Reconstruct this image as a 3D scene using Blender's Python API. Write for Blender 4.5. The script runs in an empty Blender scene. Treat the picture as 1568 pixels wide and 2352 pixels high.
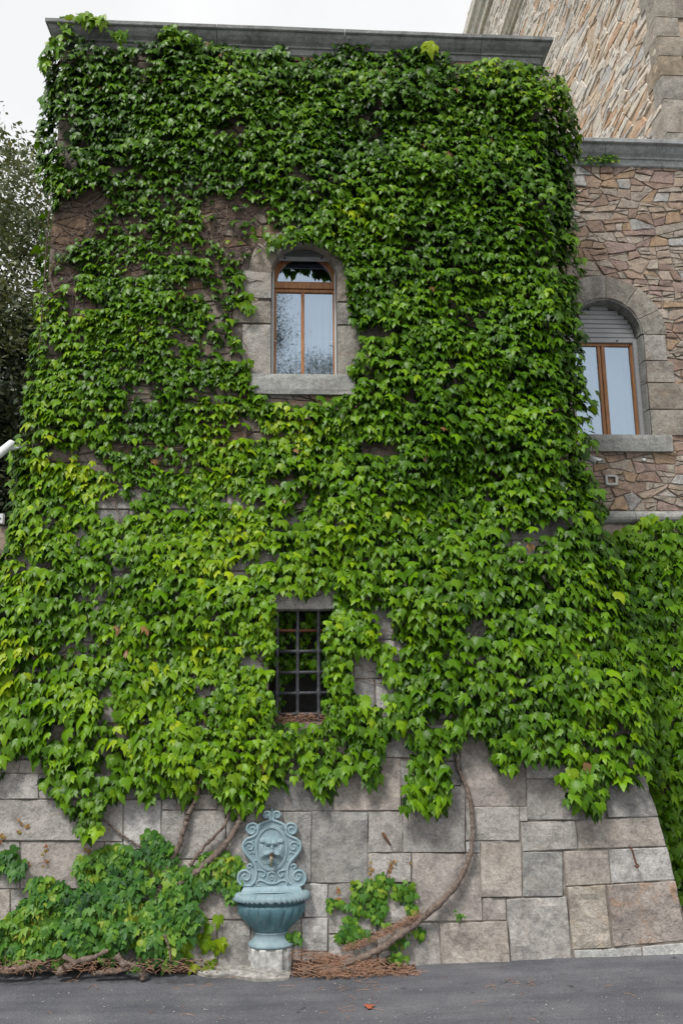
import bpy, math, random
import numpy as np
from mathutils import Vector, Matrix, noise as mnoise
from mathutils.geometry import tessellate_polygon
from math import sin, cos, pi, radians, sqrt, atan2, hypot

rng = np.random.default_rng(7)
random.seed(7)
scene = bpy.context.scene
COL = scene.collection

# ------------------------------------------------------------------ camera
YAW, TILT, ROLL = radians(3.5), radians(11.2), radians(0.6)
DIST, EYE = 9.5, 3.0
FPX, CX, CY = 1820.0, 784.0, 1176.0          # focal length and centre on a 1568 x 2352 picture
_f = np.array([sin(YAW)*cos(TILT), cos(YAW)*cos(TILT), sin(TILT)])
_r = np.array([cos(YAW), -sin(YAW), 0.0])
_u = np.cross(_r, _f)
_R = _r*cos(ROLL) - _u*sin(ROLL)
_U = _u*cos(ROLL) + _r*sin(ROLL)
_C = np.array([0.0, -DIST, EYE])
cam_d = bpy.data.cameras.new('camera')
cam = bpy.data.objects.new('camera', cam_d)
COL.objects.link(cam)
cam.matrix_world = Matrix(((_R[0], _U[0], -_f[0], _C[0]), (_R[1], _U[1], -_f[1], _C[1]),
                           (_R[2], _U[2], -_f[2], _C[2]), (0, 0, 0, 1)))
cam_d.sensor_fit = 'HORIZONTAL'
cam_d.sensor_width = 24.0
cam_d.lens = 24.0*FPX/1568.0
cam_d.clip_start = 0.05
cam_d.clip_end = 2000
scene.camera = cam

# ------------------------------------------------------------------ world: bright overcast sky
SUN_EL, SUN_AZ = radians(52), radians(215)     # sun behind the camera, to its left, above thin cloud
world = bpy.data.worlds.new('World')
scene.world = world
world.use_nodes = True
wn = world.node_tree.nodes
wl = world.node_tree.links
wn.clear()
w_out = wn.new('ShaderNodeOutputWorld')
w_bg = wn.new('ShaderNodeBackground')
w_sky = wn.new('ShaderNodeTexSky')
w_sky.sky_type = 'NISHITA'
w_sky.sun_disc = False
w_sky.sun_elevation = SUN_EL
w_sky.sun_rotation = SUN_AZ
w_hs = wn.new('ShaderNodeHueSaturation')
w_hs.inputs['Saturation'].default_value = 0.8
wl.new(w_sky.outputs[0], w_hs.inputs['Color'])
w_tc = wn.new('ShaderNodeTexCoord')
w_no = wn.new('ShaderNodeTexNoise')
w_no.inputs['Scale'].default_value = 2.6
w_no.inputs['Detail'].default_value = 6
w_no.inputs['Roughness'].default_value = 0.55
wl.new(w_tc.outputs['Generated'], w_no.inputs['Vector'])
w_rp = wn.new('ShaderNodeValToRGB')
w_rp.color_ramp.elements[0].position = 0.40
w_rp.color_ramp.elements[0].color = (0.90, 0.90, 0.90, 1)
w_rp.color_ramp.elements[1].position = 0.56
w_rp.color_ramp.elements[1].color = (1, 1, 1, 1)
wl.new(w_no.outputs['Fac'], w_rp.inputs['Fac'])
w_mx = wn.new('ShaderNodeMixRGB')
wl.new(w_rp.outputs[0], w_mx.inputs['Fac'])
wl.new(w_hs.outputs[0], w_mx.inputs['Color1'])
w_mx.inputs['Color2'].default_value = (7.45, 7.47, 7.5, 1)      # cloud radiance in the sky texture's own units
wl.new(w_mx.outputs[0], w_bg.inputs['Color'])
w_bg.inputs['Strength'].default_value = 0.10
wl.new(w_bg.outputs[0], w_out.inputs['Surface'])

sun_d = bpy.data.lights.new('sun', 'SUN')
sun_d.energy = 2.4
sun_d.angle = radians(14)
sun_d.color = (1.0, 0.97, 0.93)
sun = bpy.data.objects.new('sun', sun_d)
COL.objects.link(sun)
_sd = Vector((-0.45, -0.58, 1.10)).normalized()
sun.rotation_euler = _sd.to_track_quat('Z', 'Y').to_euler()
w_sky.sun_elevation = math.asin(_sd.z)
w_sky.sun_rotation = atan2(_sd.x, _sd.y)

scene.view_settings.view_transform = 'Standard'
scene.view_settings.look = 'None'
scene.view_settings.gamma = 1.0
scene.view_settings.exposure = 0.42
scene.view_settings.use_curve_mapping = False
scene.cycles.use_denoising = True
scene.cycles.max_bounces = 7
scene.cycles.diffuse_bounces = 3
scene.cycles.glossy_bounces = 2
scene.cycles.transparent_max_bounces = 12

# ------------------------------------------------------------------ picture <-> place helpers
SL, ZT = 0.15, 5.2                       # batter of the tower's foot and the height where it starts
XL, XR = -3.12, 3.38                     # tower corners
YW = 1.5                                 # front of the recessed wing

def ray(x, y):
    v = _f + _R*((x-CX)/FPX) - _U*((y-CY)/FPX)
    return v
def onY(x, y, Y):
    v = ray(x, y)
    return _C + v*((Y-_C[1])/v[1])
def onX(x, y, X):
    v = ray(x, y)
    return _C + v*((X-_C[0])/v[0])
def front(x, y, off=0.0):
    """point on the tower's front (upright above ZT, battered below), off metres proud of it"""
    p = onY(x, y, 0.0)
    if p[2] < ZT:
        v = ray(x, y)
        # Y + SL*(ZT-Z) = 0
        t = -(_C[1] + SL*(ZT-_C[2])) / (v[1] - SL*v[2])
        p = _C + v*t
    if off:
        p = p + nrm(p[2])*off
    return p
def nrm(z):
    if z >= ZT:
        return np.array([0, -1.0, 0])
    n = np.array([0, -1.0, SL])
    return n/np.linalg.norm(n)
def bat(z):
    return SL*max(0.0, ZT-z)
def project(P):
    v = P - _C
    z = v @ _f
    return np.stack([CX + FPX*(v@_R)/z, CY - FPX*(v@_U)/z, z], -1)

def vnoise(x, y, seed=0):
    """smooth value noise, vectorised, 0..1"""
    x = np.asarray(x, float); y = np.asarray(y, float)
    xi = np.floor(x).astype(np.int64); yi = np.floor(y).astype(np.int64)
    fx = x-xi; fy = y-yi
    fx = fx*fx*(3-2*fx); fy = fy*fy*(3-2*fy)
    def h(a, b):
        n = (a*374761393 + b*668265263 + seed*1442695041) & 0x7fffffff
        n = ((n ^ (n >> 13))*1274126177) & 0x7fffffff
        n = (n ^ (n >> 16)) & 0xffffff
        return n/float(0xffffff)
    return (h(xi, yi)*(1-fx)+h(xi+1, yi)*fx)*(1-fy) + (h(xi, yi+1)*(1-fx)+h(xi+1, yi+1)*fx)*fy
def fnoise(x, y, seed=0, o=3):
    s = 0; a = 0.5; t = 0
    for k in range(o):
        s = s + a*vnoise(np.asarray(x)*2**k, np.asarray(y)*2**k, seed+k*17); t += a; a *= 0.5
    return s/t
def inpoly(px, py, poly):
    px = np.asarray(px); py = np.asarray(py)
    c = np.zeros(px.shape, bool)
    n = len(poly)
    j = n-1
    for i in range(n):
        xi, yi = poly[i]; xj, yj = poly[j]
        if yi != yj:
            c ^= ((yi > py) != (yj > py)) & (px < (xj-xi)*(py-yi)/(yj-yi) + xi)
        j = i
    return c

# ------------------------------------------------------------------ object helpers
def props(o, label=None, cat=None, group=None, kind=None):
    if label: o['label'] = label
    if cat: o['category'] = cat
    if group: o['group'] = group
    if kind: o['kind'] = kind
    return o
def adopt(o, parent):
    if parent is not None:
        o.parent = parent
        o.matrix_parent_inverse = parent_mat(parent).inverted()
def parent_mat(p):
    m = Matrix.Translation(p.location) if p.type == 'EMPTY' else Matrix.Identity(4)
    return m
def empty(name, loc, label, cat, group=None):
    o = bpy.data.objects.new(name, None)
    o.location = loc
    o.empty_display_size = 0.2
    COL.objects.link(o)
    return props(o, label, cat, group)
def mesh_of(name, verts, faces, smooth=False):
    me = bpy.data.meshes.new(name)
    me.from_pydata([tuple(map(float, v)) for v in verts], [], faces)
    if smooth:
        me.polygons.foreach_set('use_smooth', [True]*len(me.polygons))
    me.update()
    return me
def obj(name, verts, faces, mat, parent=None, smooth=False, **kw):
    me = mesh_of(name, verts, faces, smooth)
    if mat: me.materials.append(mat)
    o = bpy.data.objects.new(name, me)
    COL.objects.link(o)
    adopt(o, parent)
    return props(o, **kw)

class MB:
    """collects pieces of one part"""
    def __init__(s): s.v = []; s.f = []
    def add(s, v, f):
        b = len(s.v); s.v += [tuple(map(float, q)) for q in v]; s.f += [tuple(i+b for i in q) for q in f]
    def box(s, x0, x1, y0, y1, z0, z1, bev=0.0):
        if bev <= 0:
            s.add([(x0,y0,z0),(x1,y0,z0),(x1,y1,z0),(x0,y1,z0),(x0,y0,z1),(x1,y0,z1),(x1,y1,z1),(x0,y1,z1)],
                  [(0,3,2,1),(4,5,6,7),(0,1,5,4),(1,2,6,5),(2,3,7,6),(3,0,4,7)])
        else:
            b = bev   # chamfered towards the front (-Y) face
            s.add([(x0,y1,z0),(x1,y1,z0),(x1,y1,z1),(x0,y1,z1),
                   (x0,y0+b,z0),(x1,y0+b,z0),(x1,y0+b,z1),(x0,y0+b,z1),
                   (x0+b,y0,z0+b),(x1-b,y0,z0+b),(x1-b,y0,z1-b),(x0+b,y0,z1-b)],
                  [(0,3,2,1),(4,5,9,8),(5,6,10,9),(6,7,11,10),(7,4,8,11),(8,9,10,11),
                   (0,1,5,4),(1,2,6,5),(2,3,7,6),(3,0,4,7)])
    def tube(s, pts, rad, n=6, caps=True):
        v, f = tube_data(pts, rad, n, caps); s.add(v, f)
    def lathe(s, prof, n=24, c=(0,0,0)):
        v = []; f = []
        for r, z in prof:
            for k in range(n):
                a = 2*pi*k/n
                v.append((c[0]+r*cos(a), c[1]+r*sin(a), c[2]+z))
        for i in range(len(prof)-1):
            for k in range(n):
                f.append((i*n+k, i*n+(k+1)%n, (i+1)*n+(k+1)%n, (i+1)*n+k))
        f.append(tuple(reversed(range(n)))); f.append(tuple((len(prof)-1)*n+k for k in range(n)))
        s.add(v, f)
    def build(s, name, mat, parent=None, smooth=False, **kw):
        return obj(name, s.v, s.f, mat, parent, smooth, **kw)

def catmull(pts, k=6):
    P = [np.array(p, float) for p in pts]
    P = [2*P[0]-P[1]] + P + [2*P[-1]-P[-2]]
    out = []
    for i in range(1, len(P)-2):
        for j in range(k):
            t = j/k
            out.append(0.5*((2*P[i]) + (-P[i-1]+P[i+1])*t + (2*P[i-1]-5*P[i]+4*P[i+1]-P[i+2])*t*t
                            + (-P[i-1]+3*P[i]-3*P[i+1]+P[i+2])*t**3))
    out.append(P[-2])
    return out
def tube_data(pts, rad, n=6, caps=True, jit=0.0):
    pts = [np.array(p, float) for p in pts]
    m = len(pts)
    if not hasattr(rad, '__len__'): rad = [rad]*m
    v = []; f = []
    ref = np.array([0.13, -0.2, 0.97])
    for i, p in enumerate(pts):
        t = pts[min(i+1, m-1)] - pts[max(i-1, 0)]
        t = t/(np.linalg.norm(t)+1e-9)
        a = np.cross(t, ref)
        if np.linalg.norm(a) < 0.15: a = np.cross(t, np.array([1.0, 0, 0]))
        a /= np.linalg.norm(a); b = np.cross(t, a)
        for k in range(n):
            q = 2*pi*k/n
            r = rad[i]*(1 + (random.uniform(-jit, jit) if jit else 0))
            v.append(p + a*cos(q)*r + b*sin(q)*r)
    for i in range(m-1):
        for k in range(n):
            f.append((i*n+k, i*n+(k+1)%n, (i+1)*n+(k+1)%n, (i+1)*n+k))
    if caps:
        f.append(tuple(reversed(range(n)))); f.append(tuple((m-1)*n+k for k in range(n)))
    return v, f

# ------------------------------------------------------------------ materials
class NT:
    def __init__(s, name):
        s.m = bpy.data.materials.new(name); s.m.use_nodes = True
        s.t = s.m.node_tree; s.t.nodes.clear()
        s.out = s.n('ShaderNodeOutputMaterial')
    def n(s, k, **kw):
        q = s.t.nodes.new(k)
        for a, b in kw.items(): setattr(q, a, b)
        return q
    def l(s, a, b): s.t.links.new(a, b)
    def noise(s, vec, scale, detail=4, rough=0.55, dist=0.0):
        q = s.n('ShaderNodeTexNoise')
        q.inputs['Scale'].default_value = scale; q.inputs['Detail'].default_value = detail
        q.inputs['Roughness'].default_value = rough; q.inputs['Distortion'].default_value = dist
        if vec is not None: s.l(vec, q.inputs['Vector'])
        return q.outputs['Fac']
    def ramp(s, fac, stops, interp='LINEAR'):
        q = s.n('ShaderNodeValToRGB'); cr = q.color_ramp; cr.interpolation = interp
        while len(cr.elements) < len(stops): cr.elements.new(0.5)
        for e, (p, c) in zip(cr.elements, stops):
            e.position = p; e.color = tuple(c)+((1,) if len(c) == 3 else ())
        s.l(fac, q.inputs['Fac']); return q.outputs[0]
    def mix(s, fac, a, b, mode='MIX'):
        q = s.n('ShaderNodeMixRGB', blend_type=mode)
        for i, x in (('Fac', fac), ('Color1', a), ('Color2', b)):
            if hasattr(x, 'links') or hasattr(x, 'is_linked'): s.l(x, q.inputs[i])
            else: q.inputs[i].default_value = x if i == 'Fac' else (tuple(x)+((1,) if len(x) == 3 else ()))
        return q.outputs[0]
    def math(s, op, a, b=0.0):
        q = s.n('ShaderNodeMath', operation=op)
        for i, x in enumerate((a, b)):
            if hasattr(x, 'is_linked'): s.l(x, q.inputs[i])
            else: q.inputs[i].default_value = x
        return q.outputs[0]
    def bump(s, h, strength=0.5, dist=0.01, nrm=None):
        q = s.n('ShaderNodeBump'); q.inputs['Strength'].default_value = strength; q.inputs['Distance'].default_value = dist
        s.l(h, q.inputs['Height'])
        if nrm is not None: s.l(nrm, q.inputs['Normal'])
        return q.outputs[0]
    def bsdf(s, col, rough=0.8, spec=0.3, nrm=None, metal=0.0):
        q = s.n('ShaderNodeBsdfPrincipled')
        if hasattr(col, 'is_linked'): s.l(col, q.inputs['Base Color'])
        else: q.inputs['Base Color'].default_value = tuple(col)+(1,)
        if hasattr(rough, 'is_linked'): s.l(rough, q.inputs['Roughness'])
        else: q.inputs['Roughness'].default_value = rough
        q.inputs['Specular IOR Level'].default_value = spec
        q.inputs['Metallic'].default_value = metal
        if nrm is not None: s.l(nrm, q.inputs['Normal'])
        return q
    def fin(s, sh):
        s.l(sh if hasattr(sh, 'is_linked') else sh.outputs[0], s.out.inputs['Surface']); return s.m
    def pos(s, rnd=True):
        g = s.n('ShaderNodeNewGeometry').outputs['Position']
        if not rnd: return g, None
        oi = s.n('ShaderNodeObjectInfo').outputs['Random']
        sc = s.n('ShaderNodeVectorMath', operation='SCALE'); sc.inputs[0].default_value = (37, 53, 71)
        s.l(oi, sc.inputs['Scale'])
        ad = s.n('ShaderNodeVectorMath', operation='ADD'); s.l(g, ad.inputs[0]); s.l(sc.outputs[0], ad.inputs[1])
        return ad.outputs[0], oi

def stone_mat(name, stops, speck=0.35, mott=0.5, bumpd=0.012, stain=(0.16, 0.145, 0.135), stainamt=0.40, fleck=(0.62, 0.60, 0.56), fleckamt=0.35, warmcol=(0.33, 0.24, 0.17), warmamt=0.35):
    k = NT(name)
    p, r = k.pos()
    base = k.ramp(r, stops, 'CONSTANT' if len(stops) > 5 else 'LINEAR')
    big = k.noise(p, 2.3, 5, 0.6, 0.6)
    med = k.noise(p, 11, 6, 0.62, 0.4)
    fine = k.noise(p, 75, 4, 0.7)
    spk = k.noise(p, 130, 2, 0.6)
    c = k.mix(mott, base, k.ramp(big, [(0.30, (0.42, 0.40, 0.39)), (0.62, (1.15, 1.13, 1.10))]), 'MULTIPLY')
    c = k.mix(0.52, c, k.ramp(med, [(0.34, (0.52, 0.51, 0.50)), (0.64, (1.22, 1.21, 1.20))]), 'MULTIPLY')
    gr = k.noise(p, 34, 5, 0.7, 0.3)
    c = k.mix(0.62, c, k.ramp(gr, [(0.34, (0.55, 0.54, 0.53)), (0.64, (1.24, 1.23, 1.23))]), 'MULTIPLY')
    warm = k.noise(p, 4.2, 4, 0.6, 0.8)
    c = k.mix(k.ramp(warm, [(0.52, (0, 0, 0)), (0.68, (warmamt,)*3)]), c, warmcol)
    c = k.mix(k.ramp(k.math('MULTIPLY', med, big), [(0.30, (0, 0, 0)), (0.42, (stainamt,)*3)]), c, stain)
    c = k.mix(k.ramp(fine, [(0.60, (0, 0, 0)), (0.72, (fleckamt,)*3)]), c, fleck)
    c = k.mix(k.ramp(spk, [(0.30, (speck,)*3), (0.45, (0, 0, 0))]), c, (0.05, 0.042, 0.038))
    h = k.math('ADD', k.math('MULTIPLY', med, 1.0), k.math('MULTIPLY', fine, 0.35))
    h = k.math('ADD', h, k.math('MULTIPLY', big, 0.8))
    vor = k.n('ShaderNodeTexVoronoi', feature='DISTANCE_TO_EDGE'); vor.inputs['Scale'].default_value = 2.2
    wv = k.n('ShaderNodeVectorMath', operation='ADD'); k.l(p, wv.inputs[0])
    nz = k.n('ShaderNodeTexNoise'); nz.inputs['Scale'].default_value = 4; k.l(p, nz.inputs['Vector']); k.l(nz.outputs['Color'], wv.inputs[1])
    k.l(wv.outputs[0], vor.inputs['Vector'])
    crack = k.ramp(vor.outputs['Distance'], [(0.0, (0, 0, 0)), (0.018, (1, 1, 1))])
    crk = k.math('MULTIPLY', crack, k.math('GREATER_THAN', big, 0.50))
    h = k.math('SUBTRACT', h, k.math('MULTIPLY', k.math('SUBTRACT', 1.0, k.math('MAXIMUM', crack, k.math('LESS_THAN', big, 0.56))), 0.22))
    return k.fin(k.bsdf(c, 0.88, 0.25, k.bump(h, 0.9, bumpd)))

m_ashlar = stone_mat('grey_sandstone', [(0, (0.42, 0.405, 0.385)), (0.2, (0.47, 0.455, 0.435)), (0.38, (0.36, 0.35, 0.335)),
                                        (0.52, (0.43, 0.395, 0.36)), (0.66, (0.32, 0.32, 0.31)), (0.8, (0.40, 0.37, 0.345)), (0.92, (0.52, 0.515, 0.505))], fleckamt=0.5, speck=0.55, warmamt=0.14, bumpd=0.02)
m_ash_rust = stone_mat('iron_stained_sandstone', [(0, (0.42, 0.37, 0.33)), (1, (0.40, 0.36, 0.33))], speck=0.4, warmcol=(0.40, 0.24, 0.15), warmamt=0.75, bumpd=0.03)
m_ash_cream = stone_mat('cream_sandstone', [(0, (0.48, 0.44, 0.38)), (1, (0.46, 0.43, 0.38))], speck=0.3, warmcol=(0.44, 0.34, 0.22), warmamt=0.5, bumpd=0.03)
m_ash_white = stone_mat('limewashed_plinth_stone', [(0, (0.50, 0.51, 0.50)), (1, (0.48, 0.50, 0.49))], speck=0.3, fleck=(0.80, 0.80, 0.78), fleckamt=0.8, warmamt=0.1, bumpd=0.03)
m_rubble = stone_mat('brown_rubble', [(0, (0.40, 0.30, 0.235)), (0.18, (0.46, 0.375, 0.30)), (0.36, (0.36, 0.265, 0.215)), (0.52, (0.45, 0.33, 0.225)),
                                      (0.66, (0.45, 0.40, 0.34)), (0.8, (0.38, 0.285, 0.255)), (0.93, (0.47, 0.47, 0.46))], speck=0.4, mott=0.6, warmcol=(0.40, 0.245, 0.145), warmamt=0.35, bumpd=0.02)
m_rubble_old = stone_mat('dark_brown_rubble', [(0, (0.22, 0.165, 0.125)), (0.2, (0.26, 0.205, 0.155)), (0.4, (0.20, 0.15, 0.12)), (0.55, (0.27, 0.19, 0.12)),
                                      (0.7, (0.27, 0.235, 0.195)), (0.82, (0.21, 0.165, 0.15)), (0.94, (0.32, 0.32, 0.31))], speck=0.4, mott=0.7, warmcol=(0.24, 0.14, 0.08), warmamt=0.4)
m_pale = stone_mat('pale_rubble', [(0, (0.72, 0.61, 0.49)), (0.2, (0.80, 0.73, 0.63)), (0.4, (0.66, 0.53, 0.40)), (0.52, (0.76, 0.73, 0.67)),
                                   (0.66, (0.68, 0.48, 0.33)), (0.76, (0.84, 0.79, 0.71)), (0.92, (0.60, 0.59, 0.58))], speck=0.25, mott=0.45, stainamt=0.25, bumpd=0.02, warmcol=(0.50, 0.30, 0.17), warmamt=0.45)
m_cornice = stone_mat('weathered_cornice_stone', [(0, (0.27, 0.29, 0.29)), (0.5, (0.30, 0.315, 0.315)), (1, (0.25, 0.27, 0.27))], speck=0.5, mott=0.7, stain=(0.07, 0.08, 0.075), stainamt=0.5, fleck=(0.40, 0.43, 0.41), warmcol=(0.17, 0.20, 0.17))
m_cornice2 = stone_mat('pale_blue_grey_cornice', [(0, (0.40, 0.43, 0.44)), (0.5, (0.43, 0.455, 0.465)), (1, (0.38, 0.41, 0.42))], speck=0.45, mott=0.5, stain=(0.14, 0.16, 0.15), stainamt=0.4, fleck=(0.50, 0.53, 0.52), warmcol=(0.26, 0.30, 0.26))  # lighter, bluer copy of the cornice stone: skylight put into the colour
m_sill = stone_mat('grey_green_stone', [(0, (0.39, 0.41, 0.395)), (0.5, (0.42, 0.425, 0.41)), (1, (0.37, 0.385, 0.37))], speck=0.55, mott=0.5, warmamt=0.15)
m_jamb = stone_mat('dressed_grey_stone', [(0, (0.38, 0.355, 0.31)), (0.35, (0.36, 0.345, 0.31)), (0.6, (0.40, 0.335, 0.25)), (0.8, (0.43, 0.415, 0.39)), (1, (0.34, 0.325, 0.295))], mott=0.75, speck=0.55, bumpd=0.02)

def mortar(name, a, b):
    k = NT(name); p, _ = k.pos(False)
    n = k.noise(p, 9, 6, 0.65); g = k.noise(p, 3, 3)
    c = k.mix(k.ramp(n, [(0.35, (0, 0, 0)), (0.65, (1, 1, 1))]), a, b)
    c = k.mix(k.ramp(g, [(0.55, (0, 0, 0)), (0.75, (0.4, 0.4, 0.4))]), c, (0.06, 0.075, 0.03))
    return k.fin(k.bsdf(c, 0.95, 0.1, k.bump(n, 0.8, 0.02)))
m_mortar = mortar('old_mortar', (0.13, 0.112, 0.095), (0.30, 0.27, 0.24))
m_mortar3 = mortar('brown_lime_mortar', (0.26, 0.21, 0.18), (0.46, 0.40, 0.35))
m_mortar2 = mortar('pale_mortar', (0.36, 0.28, 0.21), (0.54, 0.45, 0.36))

def simple(name, col, rough=0.6, spec=0.4, metal=0.0, var=0.25, scale=14, bumpd=0.0):
    k = NT(name); p, _ = k.pos()
    n = k.noise(p, scale, 5, 0.6)
    c = k.mix(1.0, col, k.ramp(n, [(0.3, (1-var,)*3), (0.7, (1+var*0.5,)*3)]), 'MULTIPLY')
    return k.fin(k.bsdf(c, rough, spec, k.bump(n, 0.6, bumpd) if bumpd else None, metal))

def wood_mat():
    k = NT('varnished_wood'); g = k.n('ShaderNodeNewGeometry').outputs['Position']
    mp = k.n('ShaderNodeMapping'); mp.inputs['Scale'].default_value = (60, 60, 4); k.l(g, mp.inputs['Vector'])
    n = k.noise(mp.outputs[0], 1.0, 4, 0.6, 0.5)
    c = k.ramp(n, [(0.3, (0.20, 0.075, 0.025)), (0.5, (0.36, 0.155, 0.055)), (0.7, (0.48, 0.24, 0.10))])
    return k.fin(k.bsdf(c, 0.42, 0.5))
m_wood = wood_mat()
m_rail = simple('white_metal_rail', (0.62, 0.63, 0.62), 0.4, 0.5, var=0.1)
m_shutter = simple('grey_shutter', (0.38, 0.385, 0.395), 0.5, 0.4, var=0.1)
m_shutter_dark = simple('dark_shutter_box', (0.16, 0.17, 0.17), 0.6, 0.3, var=0.2)
m_curtain = simple('white_curtain', (0.40, 0.43, 0.46), 0.9, 0.1, var=0.03)
m_iron = simple('black_iron', (0.075, 0.079, 0.088), 0.5, 0.5, var=0.4, scale=30, bumpd=0.002)
m_rust = simple('rusty_iron', (0.13, 0.055, 0.03), 0.8, 0.2, var=0.4, scale=30, bumpd=0.002)
m_white = simple('white_plastic', (0.72, 0.73, 0.74), 0.35, 0.5, var=0.05)
m_black = simple('black_plastic', (0.02, 0.02, 0.022), 0.3, 0.5, var=0.1)
m_plaster = simple('white_plaster', (0.62, 0.60, 0.57), 0.9, 0.1, var=0.4, scale=40, bumpd=0.01)
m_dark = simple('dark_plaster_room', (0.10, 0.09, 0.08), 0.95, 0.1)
m_roof = simple('flat_roof_screed', (0.28, 0.27, 0.25), 0.95, 0.1)

def glass_mat(name, refl):
    k = NT(name)
    tr = k.n('ShaderNodeBsdfTransparent'); tr.inputs['Color'].default_value = (0.86, 0.91, 0.92, 1)
    gl = k.n('ShaderNodeBsdfGlossy'); gl.inputs['Roughness'].default_value = 0.015
    gl.inputs['Color'].default_value = (0.66, 0.82, 1.0, 1)  # blue of a reflected sky put into the gloss colour
    mx = k.n('ShaderNodeMixShader'); mx.inputs[0].default_value = refl
    k.l(tr.outputs[0], mx.inputs[1]); k.l(gl.outputs[0], mx.inputs[2])
    return k.fin(mx)
m_glass = glass_mat('window_glass', 0.50)

def leaf_mat(name, rough=0.38, transl=0.13, spec=0.20, bump=True):
    k = NT(name)
    at = k.n('ShaderNodeAttribute', attribute_name='tint').outputs['Color']
    oc = k.n('ShaderNodeObjectInfo').outputs['Color']
    c = k.mix(1.0, at, oc, 'MULTIPLY')
    p, _ = k.pos(False)
    n = k.noise(p, 35, 3, 0.6)
    c = k.mix(1.0, c, k.ramp(n, [(0.3, (0.85, 0.86, 0.8)), (0.7, (1.12, 1.10, 1.0))]), 'MULTIPLY')
    b = k.bsdf(c, rough, spec, k.bump(n, 0.35, 0.006) if bump else None)
    t = k.n('ShaderNodeBsdfTranslucent')
    tc = k.mix(1.0, c, (1.5, 1.35, 0.6), 'MULTIPLY'); k.l(tc, t.inputs['Color'])
    mx = k.n('ShaderNodeMixShader'); mx.inputs[0].default_value = transl
    k.l(b.outputs[0], mx.inputs[1]); k.l(t.outputs[0], mx.inputs[2])
    return k.fin(mx)
m_ivy = leaf_mat('ivy_leaf')
m_creeper = leaf_mat('creeper_leaf', 0.5, 0.25, 0.35)
m_treeleaf = leaf_mat('tree_leaf', 0.4, 0.15, 0.5, False)

def bark_mat(name, a, b, sc=18):
    k = NT(name); p, _ = k.pos(False)
    n = k.noise(p, sc, 6, 0.7, 0.8); w = k.noise(p, sc*4, 3, 0.7)
    c = k.ramp(n, [(0.32, a), (0.68, b)])
    return k.fin(k.bsdf(c, 0.9, 0.15, k.bump(k.math('ADD', n, k.math('MULTIPLY', w, 0.5)), 1.0, 0.012)))
m_bark = bark_mat('vine_bark', (0.075, 0.055, 0.045), (0.26, 0.205, 0.17))
m_twig = bark_mat('dry_twig', (0.11, 0.08, 0.065), (0.25, 0.19, 0.16))
m_trunk = bark_mat('tree_bark', (0.025, 0.02, 0.017), (0.075, 0.06, 0.05), 8)

def asphalt_mat():
    k = NT('asphalt'); p, _ = k.pos(False)
    f = k.noise(p, 190, 2, 0.7); m = k.noise(p, 1.4, 5, 0.6); st = k.n('ShaderNodeMapping'); st.inputs['Scale'].default_value = (0.5, 3.5, 1)
    k.l(p, st.inputs['Vector']); s2 = k.noise(st.outputs[0], 1.3, 5, 0.6)
    v = k.n('ShaderNodeTexVoronoi'); v.inputs['Scale'].default_value = 120; k.l(p, v.inputs['Vector'])
    c = k.ramp(f, [(0.30, (0.060, 0.061, 0.069)), (0.52, (0.128, 0.130, 0.144)), (0.72, (0.225, 0.225, 0.24))])
    c = k.mix(0.75, c, k.ramp(m, [(0.3, (0.68, 0.69, 0.72)), (0.7, (1.28, 1.27, 1.24))]), 'MULTIPLY')
    c = k.mix(0.75, c, k.ramp(s2, [(0.3, (0.68, 0.69, 0.72)), (0.7, (1.3, 1.28, 1.26))]), 'MULTIPLY')
    c = k.mix(0.6, c, k.ramp(k.noise(p, 62, 3, 0.75), [(0.34, (0.66, 0.66, 0.67)), (0.66, (1.3, 1.3, 1.3))]), 'MULTIPLY')
    spot = k.noise(p, 22, 2, 0.5)
    c = k.mix(k.ramp(spot, [(0.70, (0, 0, 0)), (0.76, (0.5,)*3)]), c, (0.30, 0.29, 0.27))
    c = k.mix(k.ramp(k.noise(p, 7, 4, 0.6), [(0.27, (0.8,)*3), (0.33, (0, 0, 0))]), c, (0.035, 0.035, 0.038))
    ve = k.n('ShaderNodeTexVoronoi', feature='DISTANCE_TO_EDGE'); ve.inputs['Scale'].default_value = 0.55
    wv = k.n('ShaderNodeVectorMath', operation='ADD'); k.l(p, wv.inputs[0]); nz = k.n('ShaderNodeTexNoise'); nz.inputs['Scale'].default_value = 1.6; nz.inputs['Detail'].default_value = 6
    k.l(p, nz.inputs['Vector']); k.l(nz.outputs['Color'], wv.inputs[1]); k.l(wv.outputs[0], ve.inputs['Vector'])
    c = k.mix(k.ramp(ve.outputs['Distance'], [(0.0, (0.25,)*3), (0.003, (0, 0, 0))]), c, (0.035, 0.034, 0.034))
    return k.fin(k.bsdf(c, 0.78, 0.35, k.bump(k.math('ADD', f, v.outputs['Distance']), 0.7, 0.006)))
m_asphalt = asphalt_mat()
def soil_mat():
    k = NT('soil_and_litter'); p, _ = k.pos(False)
    n = k.noise(p, 28, 6, 0.75, 0.5); g = k.noise(p, 5, 3)
    c = k.ramp(n, [(0.3, (0.022, 0.016, 0.013)), (0.5, (0.065, 0.043, 0.032)), (0.72, (0.16, 0.10, 0.07))])
    return k.fin(k.bsdf(c, 0.95, 0.1, k.bump(n, 1.0, 0.03)))
m_soil = soil_mat()
m_grass = simple('rough_grass_ground', (0.06, 0.08, 0.03), 0.95, 0.1, var=0.5, scale=2)

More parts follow.
